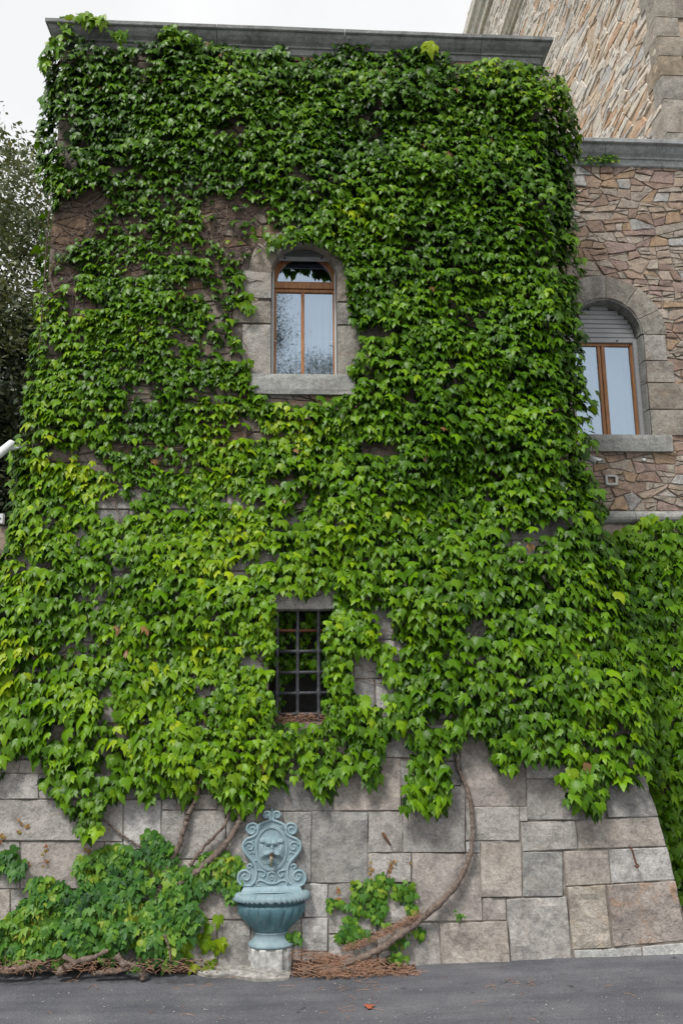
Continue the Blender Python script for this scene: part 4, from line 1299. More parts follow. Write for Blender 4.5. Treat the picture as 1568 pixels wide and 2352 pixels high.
# moulded base of the plate
def slab(levels, name, mat):
    v = []; f = []
    for zy, hw, d in levels:
        z = onY(*Fq(768, zy), YB-d)[2]; mW = abs(onY(*Fq(768+hw, zy), YB-d)[0]-XF)
        v += [(XF-mW, YB+0.1, z), (XF-mW, YB-d, z), (XF+mW, YB-d, z), (XF+mW, YB+0.1, z)]
    for i in range(len(levels)-1):
        for k in range(4): f.append((i*4+k, (i+1)*4+k, (i+1)*4+(k+1) % 4, i*4+(k+1) % 4))
    f.append((3, 2, 1, 0)); L = len(levels)-1; f.append((L*4, L*4+1, L*4+2, L*4+3))
    return obj(name, v, f, mat, fountain)
slab([(1094, 322, .075), (1104, 326, .08), (1135, 340, .095), (1150, 346, .10), (1158, 352, .125), (1166, 356, .13), (1172, 350, .105)], 'plate_base', m_fount)
# drooping scalloped rim
v = []; f = []
nt = 23*10
prof = [(0.0, 1176, 368, .17), (0.35, 1188, 398, .205), (0.7, 1212, 424, .235), (1.0, 1246, 440, .252)]
for s, zy, hw, d in prof:
    z = onY(*Fq(768, zy), YB-d)[2]; mW = abs(onY(*Fq(768+hw, zy), YB-d*0.35)[0]-XF)
    for k in range(nt+1):
        t = pi*k/nt
        ph = (k/10.0) % 1.0
        pet = sin(pi*ph)
        e = 1 + s*s*0.035*pet**0.7
        x = math.copysign(abs(cos(t))**(2/2.5), cos(t))*mW; y = abs(sin(t))**(2/2.5)*d
        groove = -0.010*s*(1.6 if pet < 0.38 else 0)+0.005*s*(1 if 0.35 <= pet < 0.6 else 0)
        v.append((XF+x*e, YB-y*e, z - s*s*s*0.034*pet**0.6 + groove))
N = nt+1
for i in range(len(prof)-1):
    for k in range(nt): f.append((i*N+k, (i+1)*N+k, (i+1)*N+k+1, i*N+k+1))
base = len(v)
for k in range(N):
    a_ = v[(len(prof)-1)*N+k]; v.append((a_[0]*0.97+XF*0.03, a_[1]+0.012, a_[2]-0.010))
for k in range(N):
    a_ = v[k]; v.append((XF+(a_[0]-XF)*0.86, a_[1]+0.02, a_[2]-0.06))
L = (len(prof)-1)*N
for k in range(nt):
    f.append((L+k, base+k, base+k+1, L+k+1)); f.append((base+k, base+N+k, base+N+k+1, base+k+1))
obj('scalloped_rim', v, f, m_fount, fountain, True)
# rough concrete apron left of the foot
v = []; f = []
ap = [(452, 2240), (470, 2232), (500, 2222), (540, 2226), (575, 2232), (640, 2236), (668, 2240), (662, 2252), (620, 2256), (585, 2256), (560, 2252), (520, 2247), (480, 2248)]
pts = [frontoff(x, y, 0.0) for x, y in ap]
def onground(x, y, h=0.0):
    v_ = ray(x, y); z = 0.04
    for _ in range(4):
        p = _C + v_*((z-_C[2])/v_[2]); z = gz(p[0])+h
    return p
P = [onground(x, y) for x, y in ap]
n = len(P)
cc = sum(P)/n
for p in P: v.append((p[0], p[1], gz(p[0])-0.02))
for p in P: v.append((p[0]+0.01*random.uniform(-1, 1), p[1], gz(p[0])+0.022+0.012*random.random()))
for p in P:
    q = p*0.72+cc*0.28; v.append((q[0], q[1]+0.03, gz(q[0])+0.045+0.02*random.random()))
v.append((cc[0], cc[1]+0.04, gz(cc[0])+0.05))
for k in range(2):
    for i in range(n): f.append((k*n+i, k*n+(i+1) % n, (k+1)*n+(i+1) % n, (k+1)*n+i))
for i in range(n): f.append((2*n+i, 2*n+(i+1) % n, 3*n))
obj('concrete_apron', v, f, m_apron, None, label='cracked whitish concrete apron at the foot of the fountain', cat='concrete slab')

# ================================================================== IRON HOOKS, CAMERAS
m = MB()
a = frontoff(784+1333*0.5, 1630.7+640*0.5, 0.05); b = frontoff(784+1352*0.5, 1630.7+705*0.5, 0.07)
pts = [a+np.array((0, 0.06, 0.0)), a, a*0.5+b*0.5, b, b+np.array((0.02, -0.015, -0.02)), b+np.array((0.0, -0.02, -0.04)), b+np.array((-0.02, -0.015, -0.02))]
m.tube(catmull(pts, 4), 0.009, 7); m.build('iron_hook', m_rust, None, True, label='rusty iron hook hanging on the pale block near the right corner', cat='hook')
m = MB()
a = frontoff(784+193*0.5, 1630.7+572*0.5, 0.04); b = frontoff(784+228*0.5, 1630.7+625*0.5, 0.05)
m.tube([a+np.array((0, 0.05, 0)), a, a*0.4+b*0.6, b], [0.02, 0.016, 0.011, 0.006], 7); m.build('iron_spike', m_rust, None, True, label='worn iron spike stuck in a block right of the fountain', cat='spike')

def cctv(p0, p1, r, label, mount):
    p0 = np.array(p0); p1 = np.array(p1)
    t = p1-p0; L = np.linalg.norm(t); t /= L
    root = MB(); v, f = tube_data([p0, p0+t*0.02, p1-t*0.03, p1], [r*0.8, r, r, r*0.96], 16); root.add(v, f)
    o = root.build('security_camera', m_white, None, True, label=label, cat='camera')
    v, f = tube_data([p1-t*0.002, p1+t*0.004, p1+t*0.005], [r*0.93, r*0.93, r*0.5], 16); obj('lens_glass', v, f, m_black, o, True)
    # sunshield
    up = np.array([0, 0, 1.0]); s = np.cross(t, up); s /= np.linalg.norm(s); u = np.cross(s, t)
    v = []; f = []
    for q in (p0-t*0.01, p1+t*0.05):
        for k in range(9):
            a = radians(10)+radians(160)*k/8
            for rr in (r*1.12, r*1.2): v.append(q+s*cos(a)*rr+u*sin(a)*rr)
    for k in range(8):
        f += [(k*2, k*2+2, 18+k*2+2, 18+k*2), (k*2+1, 18+k*2+1, 18+k*2+3, k*2+3), (18+k*2, 18+k*2+2, 18+k*2+3, 18+k*2+1), (k*2, k*2+1, k*2+3, k*2+2)]
    f += [(0, 18, 19, 1), (16, 17, 35, 34)]
    obj('sun_shield', v, f, m_white, o)
    v, f = tube_data([p0+t*L*0.3-u*r*0.5, np.array(mount)], 0.018, 8); obj('bracket', v, f, m_white, o, True)
a = onY(27, 1020, -0.02); b = onY(-8, 1048, -0.20)
cctv(a, b, 0.046, 'white bullet security camera on the left side of the ivied tower', (XL-0.02, 0.15, a[2]+0.05))
a = onY(1338, 1047, 0.35); b = onY(1371, 1060, 0.25)
cctv(a, b, 0.042, 'small white security camera peeping from the ivy below the wing window', (XR+0.02, 0.6, a[2]+0.05))

# ================================================================== LEAVES
def leaf_template(lat=(0.50, -0.50), sinus=(0.27, -0.42), wid=0.47, fold=0.22, droop=0.30, curl=0.25, bend=0.0):
    h = [(0.0, 0.05), (0.17, 0.20), (wid*0.86, 0.15), (wid*1.14, -0.04), (wid*1.02, -0.20), lat, sinus, (0.21, -0.62), (0.0, -1.05)]
    mids = [(0.0, -0.22), (0.0, -0.58)]
    V = [(x, y) for x, y in h] + [(-x, y) for x, y in h[1:-1]] + mids
    A, B = len(V)-2, len(V)-1
    R = list(range(9)); Lx = [0]+[9+i for i in range(7)]+[8]
    F = []
    for S, flip in ((R, False), (Lx, True)):
        t = [(A, S[1], S[0]), (A, S[2], S[1]), (A, S[3], S[2]), (A, S[4], S[3]), (A, S[5], S[4]), (A, S[6], S[5]), (A, B, S[6]), (B, S[7], S[6]), (B, S[8], S[7])]
        F += [q if not flip else q[::-1] for q in t]
    Z = []
    for x, y in V:
        z = -fold*abs(x)**1.2 - curl*abs(x)**2.2 + 0.06*min(1, abs(x)*3)*0 - droop*max(0, -y)**2.0 + bend*x
        Z.append(z)
    return np.array([(x, y+0.15, z) for (x, y), z in zip(V, Z)]), np.array(F)
def leaflet_template(n=5, fold=0.15, droop=0.25, w=0.30):
    V = []; F = []
    for k in range(n):
        a = radians(-90 + (k-(n-1)/2)*58)
        L = (1.0 - 0.22*abs(k-(n-1)/2))*0.62
        ca, sa = cos(a), sin(a)
        b = len(V)
        for (t, s) in ((0.05, 0), (0.45, w), (0.45, -w), (0.5, 0.0), (0.78, w*0.62), (0.78, -w*0.62), (1.0, 0)):
            x = ca*t*L - sa*s*L; y = sa*t*L + ca*s*L
            V.append((x, y, -fold*abs(s)*L - droop*(t*L)**2*1.4))
        F += [(b, b+3, b+1), (b, b+2, b+3), (b+1, b+3, b+4), (b+2, b+5, b+3), (b+3, b+6, b+4), (b+3, b+5, b+6)]
    return np.array(V), np.array([q[::-1] for q in F])
IVY_T = [leaf_template((0.60, -0.55), (0.26, -0.38), 0.47, 0.22, 0.34, 0.30), leaf_template((0.52, -0.64), (0.22, -0.40), 0.44, 0.34, 0.45, 0.32), leaf_template((0.66, -0.44), (0.27, -0.36), 0.50, 0.12, 0.26, 0.38, 0.10),
         leaf_template((0.54, -0.50), (0.29, -0.42), 0.48, 0.26, 0.58, 0.20, -0.10), leaf_template((0.60, -0.60), (0.21, -0.36), 0.43, 0.18, 0.34, 0.48), leaf_template((0.48, -0.46), (0.33, -0.44), 0.46, 0.30, 0.38, 0.22, 0.15)]
CREEP_T = [leaflet_template(), leaflet_template(5, 0.3, 0.4, 0.27), leaflet_template(5, 0.1, 0.15, 0.33)]

def leaf_frames(N, spin):
    """N unit normals -> right, up axes (tip hangs down), rolled by spin"""
    up = np.zeros_like(N); up[:, 2] = 1
    U = up - N*(N*up).sum(1, keepdims=True)
    U /= np.linalg.norm(U, axis=1, keepdims=True)+1e-9
    Rr = np.cross(U, N)
    c, s = np.cos(spin)[:, None], np.sin(spin)[:, None]
    return Rr*c+U*s, U*c-Rr*s
def leaf_cloud(name, P, N, spin, size, tint, temps, mat, parent, top=300, score=None, part='leaf'):
    """one plant's leaves: the ones that show largest as parts, the rest joined"""
    Rr, Uu = leaf_frames(N, spin)
    tid = rng.integers(0, len(temps), len(P))
    single = np.zeros(len(P), bool)
    if top and score is not None:
        single[np.argsort(-score)[:top]] = True
    VV = []; FF = []; TT = []; base = 0
    for k, (tv, tf) in enumerate(temps):
        s = np.where((tid == k) & ~single)[0]
        if not len(s): continue
        w = P[s][:, None, :] + size[s][:, None, None]*(tv[None, :, 0:1]*Rr[s][:, None, :] + tv[None, :, 1:2]*Uu[s][:, None, :] + tv[None, :, 2:3]*N[s][:, None, :])
        n = len(tv)
        VV.append(w.reshape(-1, 3))
        FF.append((tf[None] + (base + np.arange(len(s))*n)[:, None, None]).reshape(-1, 3))
        TT.append(np.repeat(tint[s], n, axis=0)); base += n*len(s)
    if VV:
        o = big_mesh('foliage', np.concatenate(VV), np.concatenate(FF), np.concatenate(TT), mat)
        adopt(o, parent); o['kind'] = 'stuff'
    ms = {}
    for i in np.where(single)[0]:
        k = tid[i]
        if k not in ms:
            tv, tf = temps[k]
            me = bpy.data.meshes.new(part)
            me.from_pydata([tuple(map(float, q)) for q in tv], [], [tuple(map(int, q)) for q in tf])
            at = me.color_attributes.new('tint', 'FLOAT_COLOR', 'POINT')
            at.data.foreach_set('color', np.ones(len(tv)*4, np.float32))
            me.polygons.foreach_set('use_smooth', [True]*len(me.polygons))
            me.materials.append(mat); ms[k] = me
        o = bpy.data.objects.new(part, ms[k])
        COL.objects.link(o)
        a, b, c, p, s = Rr[i], Uu[i], N[i], P[i], size[i]
        adopt(o, parent)
        o.matrix_basis = Matrix(((a[0]*s, b[0]*s, c[0]*s, p[0]), (a[1]*s, b[1]*s, c[1]*s, p[1]), (a[2]*s, b[2]*s, c[2]*s, p[2]), (0, 0, 0, 1)))
        o.color = (float(tint[i][0]), float(tint[i][1]), float(tint[i][2]), 1)
def big_mesh(name, V, F, T, mat):
    me = bpy.data.meshes.new(name)
    nv, nf = len(V), len(F)
    me.vertices.add(nv); me.vertices.foreach_set('co', V.astype(np.float32).ravel())
    me.loops.add(nf*3); me.loops.foreach_set('vertex_index', F.astype(np.int32).ravel())
    me.polygons.add(nf); me.polygons.foreach_set('loop_start', (np.arange(nf)*3).astype(np.int32))
    me.polygons.foreach_set('use_smooth', np.ones(nf, bool))
    me.update(calc_edges=True)
    at = me.color_attributes.new('tint', 'FLOAT_COLOR', 'POINT')
    at.data.foreach_set('color', np.concatenate([T, np.ones((nv, 1))], 1).astype(np.float32).ravel())
    me.materials.append(mat)
    o = bpy.data.objects.new(name, me); COL.objects.link(o); return o
def unit(v): return v/(np.linalg.norm(v, axis=1, keepdims=True)+1e-9)
def ramp_col(t, cols):
    cols = np.array(cols); t = np.clip(t, 0, 0.9999)*(len(cols)-1)
    i = t.astype(int); f_ = (t-i)[:, None]
    return cols[i]*(1-f_)+cols[i+1]*f_
IVY_COLS = [(0.013, 0.042, 0.003), (0.030, 0.085, 0.003), (0.058, 0.146, 0.003), (0.102, 0.222, 0.004), (0.170, 0.298, 0.006), (0.29, 0.38, 0.010)]

# ------------------------------------------------------------------ the big ivy on the tower
OUT = [(112, 105), (125, 92), (170, 84), (235, 100), (300, 108), (345, 92), (365, 66), (395, 62), (430, 84), (452, 98), (520, 102), (560, 110), (620, 104), (645, 104), (690, 138), (730, 122), (770, 104), (792, 88), (830, 97), (880, 112),
       (930, 112), (985, 100), (1010, 112), (1035, 148), (1070, 140), (1130, 133), (1190, 140), (1250, 152), (1290, 172), (1308, 220), (1318, 270), (1334, 315), (1334, 345), (1314, 365), (1322, 430), (1312, 480), (1328, 560), (1334, 620),
       (1325, 680), (1330, 740), (1342, 830), (1348, 880), (1374, 912), (1358, 960), (1370, 1010), (1346, 1030), (1340, 1060), (1370, 1085), (1388, 1150), (1398, 1220), (1420, 1290), (1450, 1350), (1470, 1440), (1482, 1540),
       (1496, 1640), (1492, 1750), (1470, 1790), (1440, 1772), (1428, 1800), (1400, 1765), (1375, 1858), (1310, 1840), (1288, 1790), (1310, 1742), (1250, 1752), (1205, 1722), (1165, 1785), (1132, 1742), (1120, 1690), (1070, 1662),
       (1052, 1700), (1052, 1722), (1012, 1735), (1032, 1780), (1025, 1820), (1000, 1880), (968, 1858), (940, 1850), (932, 1775), (952, 1705), (930, 1672), (892, 1682), (872, 1712), (878, 1775), (850, 1790), (822, 1742), (790, 1770), (768, 1800), (730, 1812), (700, 1772), (650, 1782),
       (622, 1760), (612, 1830), (600, 1852), (540, 1852), (510, 1822), (472, 1800), (440, 1832), (410, 1800), (372, 1812), (340, 1832), (300, 1812), (262, 1815), (240, 1835), (215, 1905), (198, 1922), (178, 1900), (182, 1862), (120, 1842),
       (95, 1790), (118, 1752), (80, 1740), (40, 1705), (0, 1790), (-40, 1790), (-40, 1300), (8, 1280), (22, 1200), (28, 1100), (28, 1040), (50, 950), (66, 880), (60, 830), (92, 740), (88, 620), (115, 592), (120, 460), (92, 400), (82, 300), (100, 230), (108, 150)]
HOLES = [[(618, 562), (650, 548), (742, 550), (790, 592), (805, 640), (800, 700), (828, 760), (838, 800), (806, 850), (818, 888), (760, 908), (690, 928), (610, 918), (572, 880), (562, 860), (560, 800), (540, 740), (556, 690), (546, 640), (560, 590)],
         [(100, 480), (160, 450), (225, 415), (250, 435), (255, 465), (220, 500), (175, 545), (145, 578), (100, 585)],
         [(820, 1003), (920, 998), (905, 1040), (832, 1042)], [(222, 1135), (312, 1128), (305, 1182), (222, 1186)], [(640, 1175), (700, 1130), (722, 1150), (660, 1205)],
         [(1066, 1402), (1124, 1400), (1120, 1448), (1074, 1458)], [(616, 1352), (772, 1350), (774, 1400), (750, 1425), (746, 1652), (622, 1662), (622, 1560), (634, 1425)], [(795, 1482), (862, 1492), (898, 1562), (888, 1640), (852, 1600), (802, 1572)],
         [(112, 1640), (152, 1640), (142, 1694), (108, 1694)], [(45, 1268), (132, 1272), (132, 1296), (45, 1300)], [(250, 1002), (372, 990), (380, 1010), (300, 1034), (262, 1030)], [(138, 362), (168, 360), (172, 384), (140, 388)]]
SPARSE = [([(170, 470), (300, 440), (470, 430), (560, 430), (640, 440), (660, 520), (600, 560), (560, 600), (500, 620), (340, 590), (220, 600), (140, 620)], 0.62),
          ([(230, 380), (420, 400), (560, 400), (560, 440), (300, 460)], 0.7), ([(390, 470), (560, 470), (560, 560), (420, 560)], 0.55), ([(560, 450), (640, 460), (620, 560), (560, 560)], 0.45), ([(95, 600), (200, 600), (200, 780), (95, 780)], 0.6),
          ([(640, 105), (1020, 100), (1020, 190), (640, 170)], 0.75), ([(380, 930), (570, 900), (570, 1000), (380, 1010)], 0.65), ([(690, 1120), (760, 1110), (760, 1200), (660, 1220)], 0.6)]
YELLOW = [(500, 1310, 75), (478, 1470, 50), (450, 1520, 40), (180, 1055, 85), (60, 1050, 60), (30, 1510, 80), (60, 1330, 60), (850, 1590, 40), (860, 1660, 40), (985, 1810, 45), (1120, 140, 110), (1260, 180, 70), (1310, 250, 50), (90, 690, 50), (100, 430, 50), (540, 1250, 60),
          (330, 750, 70), (530, 990, 60), (1335, 330, 40), (690, 1000, 60), (640, 960, 60), (1380, 1330, 60), (200, 1100, 80), (820, 480, 60), (1290, 1150, 60), (1150, 1150, 70)]
ivy = empty('boston_ivy', (-0.9, -0.85, 0.1), 'dense glossy green ivy covering most of the tower front', 'ivy')
NC = 260000
X = rng.uniform(-4.4, 4.5, NC); Z = rng.uniform(0.1, 11.75, NC)
rowz = Z + 0.35*(fnoise(X*0.9, Z*0.9, 121)-0.5) + 0.10*(fnoise(X*3.1, Z*2.0, 131)-0.5)
pitch = 0.125
snap = (np.floor(rowz/pitch)+0.5)*pitch + (Z-rowz) + rng.normal(0, 0.020, NC)
Z = np.where(rng.random(NC) < 0.72, snap, Z)
B = SL*np.maximum(0, ZT-Z)
q0 = project(np.stack([X, -B, Z], 1))
leftish = np.interp(q0[:, 0], [140, 200, 520, 700], [0.2, 1, 1, 0])*np.interp(q0[:, 1], [380, 480, 1250, 1450], [0, 1, 1, 0.35])
T = 0.08 + 0.20*np.clip(fnoise(X*1.5, Z*1.9, 3, 3)*1.6-0.35, 0, 1)
T += np.interp(q0[:, 0], [750, 1050, 1400], [0, 0.06, 0.09])
T *= 1-0.45*leftish
for pl_, d in SPARSE: T = np.where(inpoly(q0[:, 0], q0[:, 1], pl_), np.minimum(T, 0.09), T)
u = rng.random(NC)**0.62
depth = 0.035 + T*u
Nw = unit(np.stack([np.zeros(NC), -np.ones(NC), np.where(Z < ZT, SL, 0.0)], 1))
P = np.stack([X, -B, Z], 1) + Nw*depth[:, None]
q = project(P)
wx_ = (fnoise(X*3.2, Z*3.2, 5)-0.5)*40; wy_ = (fnoise(X*3.2+40, Z*3.2, 9)-0.5)*40
px, py = q[:, 0]+wx_*0.5+rng.normal(0, 4, NC), q[:, 1]+wy_*0.5+rng.normal(0, 4, NC)-np.interp(q[:, 1], [0, 1500], [0, 8])
ok = inpoly(px, py, OUT)
for h in HOLES: ok &= ~inpoly(px, py, h)
dens = np.ones(NC)
for pl_, d in SPARSE: dens[inpoly(px, py, pl_)] *= d
# shoots leave small openings everywhere, more of them on the left
op = fnoise(X*2.0+11, Z*3.6+5, 33, 4)
dens *= np.where(op < 0.29+0.10*leftish, 0.22, 1.0)
dens *= np.where((dens < 0.6) & (fnoise(X*3.0, Z*5.0, 71) < 0.5), 0.35, 1.0)
yy = q[:, 1]
size0 = np.interp(yy, [60, 500, 900, 1300, 1750], [0.078, 0.084, 0.090, 0.098, 0.108])
size0 = np.where((q[:, 0] < 600) & (yy > 350) & (yy < 950), size0*0.92, size0)
fine_patch = inpoly(q[:, 0], yy, [(480, 1500), (640, 1400), (790, 1400), (830, 1680), (700, 1780), (480, 1800)])
size0 = np.where(fine_patch, size0*0.74, size0)
LAY = 2.8
want = LAY/(0.50*size0**2)                      # leaves per square metre
have = NC/(8.9*11.65)
dens = np.where((X > XR+B-0.05) | (X < XL-B+0.05), dens*1.7, dens)
ok &= rng.random(NC) < dens*want/have
s = np.where(ok)[0]
X, Z, B, q, size0, P, u, depth, px, py, leftish = X[s], Z[s], B[s], q[s], size0[s], P[s], u[s], depth[s], px[s], py[s], leftish[s]
n = len(s)
size = size0*np.exp(np.clip(rng.normal(0, 0.32, n), -0.8, 0.48))
# round the corners: leaves beyond the wall's edge sit along the side faces
right = np.clip((X - (XR+B))/0.35, 0, 1); left = np.clip(((XL-B) - X)/0.35, 0, 1)
back = rng.random(n)*0.55
edge = (right > 0) | (left > 0)
for i in np.where(edge)[0]:
    w = onY(q[i, 0], q[i, 1], -B[i] - depth[i]*0.4 + back[i]*max(0.25, (right+left)[i]))
    P[i] = w
side = np.stack([np.sign(right-left)*np.maximum(right, left), np.zeros(n), np.zeros(n)], 1)
near = np.exp(-np.abs(X-(XR+B))/0.22) - np.exp(-np.abs((XL-B)-X)/0.22)
el = np.radians(np.clip(rng.normal(41, 12, n) - np.interp(q[:, 1], [100, 900], [9, 0]), -10, 80))
yaw = np.radians(rng.normal(0, 22, n)) + near*0.5 + side[:, 0]*0.7
yaw += (fnoise(X*2.2, Z*2.2, 91)-0.5)*0.9
N = np.stack([np.sin(yaw)*np.cos(el), -np.cos(yaw)*np.cos(el), np.sin(el)], 1)
spin = np.radians(rng.normal(0, 17, n))
t = 0.30 + rng.normal(0, 0.13, n) + (fnoise(X*1.1, Z*1.3, 55)-0.5)*0.5 + (u-0.6)*0.50  # leaves deep in the mat tinted darker, gap shade put into the colour
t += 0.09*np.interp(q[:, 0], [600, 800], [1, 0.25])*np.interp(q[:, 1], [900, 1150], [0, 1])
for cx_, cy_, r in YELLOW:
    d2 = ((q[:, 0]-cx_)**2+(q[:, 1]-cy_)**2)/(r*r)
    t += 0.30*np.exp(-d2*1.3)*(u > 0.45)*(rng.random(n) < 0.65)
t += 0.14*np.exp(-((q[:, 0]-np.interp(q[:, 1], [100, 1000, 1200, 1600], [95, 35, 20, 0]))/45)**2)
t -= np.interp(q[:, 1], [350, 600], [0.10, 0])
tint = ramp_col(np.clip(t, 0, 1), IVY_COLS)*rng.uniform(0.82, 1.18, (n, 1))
dead = rng.random(n) < 0.0018
tint[dead] = np.array([0.20, 0.115, 0.05])*rng.uniform(0.5, 1.2, (dead.sum(), 1))
score = size/q[:, 2]*(u > 0.85)*(~edge)*(q[:, 0] > 10)
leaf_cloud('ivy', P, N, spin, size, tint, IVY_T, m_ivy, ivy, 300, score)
print('ivy leaves', n)
# leaves on the two side faces, loose tufts over the cornice
def extra_leaves(parent, n, fn, size, el_m, tlo, thi, temps, mat, wn=None):
    P = []; N = []
    for _ in range(n):
        p, yw = fn(); P.append(p)
        e = radians(max(-10, min(80, random.gauss(el_m, 16)))); y = yw + random.gauss(0, 0.4)
        N.append((sin(y)*cos(e), -cos(y)*cos(e), sin(e)))
    P = np.array(P); N = np.array(N)
    t = rng.uniform(tlo, thi, n)
    leaf_cloud('x', P, N, np.radians(rng.normal(0, 22, n)), size*np.exp(rng.normal(0, 0.22, n)), ramp_col(t, IVY_COLS), temps, mat, parent, 0)
def sideR():
    z = random.uniform(1.6, 10.9); return (XR+bat(z)+0.03+(0.12 if z < 5 else 0.24)*random.random(), -bat(z)+random.uniform(0.0, 1.5+bat(z)*0.5), z), pi/2*0.95
def sideL():
    z = random.uniform(1.2, 8.4 if random.random() < 0.7 else 11); return (XL-bat(z)-0.04-0.14*random.random(), -bat(z)+random.uniform(0.0, 2.5), z), -pi/2*0.95
extra_leaves(ivy, 2200, sideR, 0.095, 36, 0.25, 0.65, IVY_T, m_ivy)
extra_leaves(ivy, 2800, sideL, 0.092, 36, 0.3, 0.75, IVY_T, m_ivy)
def tuft(spots, off=(0.0, 0.10), Y=-0.22):
    def g():
        x, y, r = random.choice(spots)
        p = onY(x+random.gauss(0, r), y+random.gauss(0, r*0.6), Y-random.uniform(*off)); return p, random.uniform(-0.6, 0.6)
    return g
extra_leaves(ivy, 24, tuft([(178, 40, 7), (195, 38, 7), (210, 40, 7), (226, 36, 7), (232, 44, 5)]), 0.13, 25, 0.5, 0.9, IVY_T, m_ivy)
extra_leaves(ivy, 36, tuft([(150, 45, 8), (155, 60, 8), (165, 75, 12), (130, 90, 10), (118, 102, 10), (108, 120, 8), (102, 138, 6), (105, 150, 5)], (0.0, 0.05), -0.16), 0.12, 25, 0.4, 0.8, IVY_T, m_ivy)
extra_leaves(ivy, 45, tuft([(375, 66, 10), (395, 68, 12), (420, 80, 12), (450, 90, 10), (270, 76, 8)], (0.0, 0.06), -0.20), 0.11, 30, 0.3, 0.7, IVY_T, m_ivy)
extra_leaves(ivy, 8, tuft([(988, 103, 6)], (0.0, 0.05), -0.20), 0.13, 10, 0.85, 0.98, IVY_T, m_ivy)
# leaves growing through the grille
def ingrille():
    x = random.uniform(622, 770); y = random.uniform(1405, 1560)
    if random.random() < 0.35: x = random.choice([random.uniform(740, 775), random.uniform(618, 650)]); y = random.uniform(1405, 1655)
    return onY(x, y, random.uniform(-0.14, 0.0)), random.uniform(-0.6, 0.6)
extra_leaves(ivy, 330, ingrille, 0.075, 25, 0.15, 0.55, IVY_T, m_ivy)
# leaves hanging beside the window edge stem and the odd single shoots
extra_leaves(ivy, 60, lambda: (lambda c: (front(c[0]+random.gauss(0, 8), c[1]+random.gauss(0, 8), 0.06+0.08*random.random()), random.uniform(-0.5, 0.5)))(random.choice(
    [(555, 640), (560, 690), (565, 715), (548, 655), (590, 548), (612, 560), (655, 560), (700, 545), (575, 870), (560, 840), (812, 640), (825, 700), (835, 820), (812, 850)])), 0.11, 30, 0.35, 0.75, IVY_T, m_ivy)

# ---- stems
def stem(path, r0, r1, k=9, off=0.05, jit=0.16, name='stem', parent=ivy, mat=m_bark, sides=9):
    pts = [front(x, y, 0.0) for x, y in path]
    L = len(pts)
    pts = [p + nrm(p[2])*(off if not hasattr(off, '__len__') else np.interp(i/(L-1), [0, 1], off)) for i, p in enumerate(pts)]
    pts = catmull(pts, k)
    m_ = len(pts)
    r0 *= 0.80; r1 *= 0.80
    pts = [p + 0.012*np.array([mnoise.noise(Vector((i*0.6, 1, r0*90))), mnoise.noise(Vector((i*0.6, 5, r0*90))), mnoise.noise(Vector((i*0.6, 9, r0*90)))]) for i, p in enumerate(pts)]
    v, f = tube_data(pts, [(r0+(r1-r0)*i/(m_-1))*(1+0.22*mnoise.noise(Vector((i*0.35, r0*50, 3)))) for i in range(m_)], sides, True, jit)
    return obj(name, v, f, mat, parent, True)
stem([(355, 2110), (362, 2066), (372, 2032), (388, 1990), (412, 1945), (424, 1905), (436, 1868), (450, 1838), (460, 1805), (468, 1765), (474, 1700), (470, 1600)], 0.046, 0.026, off=0.075)
stem([(366, 2090), (400, 2040), (440, 2012), (478, 1978), (512, 1948), (540, 1908), (554, 1878), (540, 1852), (530, 1825), (538, 1790), (550, 1720)], 0.050, 0.030, off=0.08)
stem([(440, 1985), (470, 1945), (500, 1915), (522, 1885), (532, 1850), (540, 1812), (560, 1770)], 0.022, 0.016, off=0.09)
stem([(196, 1848), (212, 1862), (250, 1890), (276, 1912), (300, 1930), (330, 1946), (372, 1953), (400, 1958)], 0.012, 0.014, off=0.06)
stem([(784-90, 1630.7+593), (784-40, 1630.7+588), (784+10, 1630.7+575), (784+75, 1630.7+550), (784+125, 1630.7+518), (784+175, 1630.7+480), (784+222, 1630.7+440), (784+266, 1630.7+390),
      (784+288, 1630.7+340), (784+296, 1630.7+300), (784+296, 1630.7+240), (784+286, 1630.7+185), (784+272, 1630.7+150), (784+261, 1630.7+115), (784+258, 1630.7+40), (1038, 1600)], 0.052, 0.018, off=(0.16, 0.045))
stem([(560, 590), (556, 611), (549, 658), (534, 705), (529, 741), (537, 777), (528, 820), (534, 870), (520, 950)], 0.022, 0.024, off=0.05)
stem([(192, 480), (230, 455), (240, 430), (243, 408), (238, 380)], 0.014, 0.012, off=0.05)
stem([(130, 680), (118, 640), (128, 622), (150, 612)], 0.026, 0.016, off=0.05)
stem([(490, 1480), (496, 1455), (505, 1440)], 0.02, 0.018, off=0.06)
stem([(210, 470), (225, 540), (232, 600), (222, 700)], 0.012, 0.012, off=0.05)
# ---- dry twigs tangled over the bare stone
tw = MB()
TWZ = [([(95, 470), (300, 420), (640, 420), (640, 560), (540, 640), (300, 640), (95, 700)], 420, 0.9), ([(240, 985), (570, 930), (570, 1030), (260, 1060)], 40, 0.6), ([(600, 1140), (740, 1110), (740, 1230), (620, 1230)], 40, 0.5),
       ([(30, 1255), (140, 1260), (140, 1320), (30, 1320)], 26, 0.5), ([(780, 1480), (900, 1480), (900, 1640), (790, 1640)], 26, 0.5), ([(640, 1340), (780, 1340), (780, 1400), (640, 1400)], 22, 0.4), ([(640, 100), (1040, 110), (1040, 180), (640, 170)], 40, 0.6),
       ([(80, 640), (220, 640), (220, 800), (80, 800)], 40, 0.7), ([(800, 990), (930, 990), (930, 1050), (800, 1050)], 18, 0.5), ([(1310, 380), (1560, 380), (1560, 760), (1320, 760)], 0, 0.5), ([(200, 1120), (320, 1120), (320, 1190), (200, 1190)], 20, 0.5)]
r9 = random.Random(99)
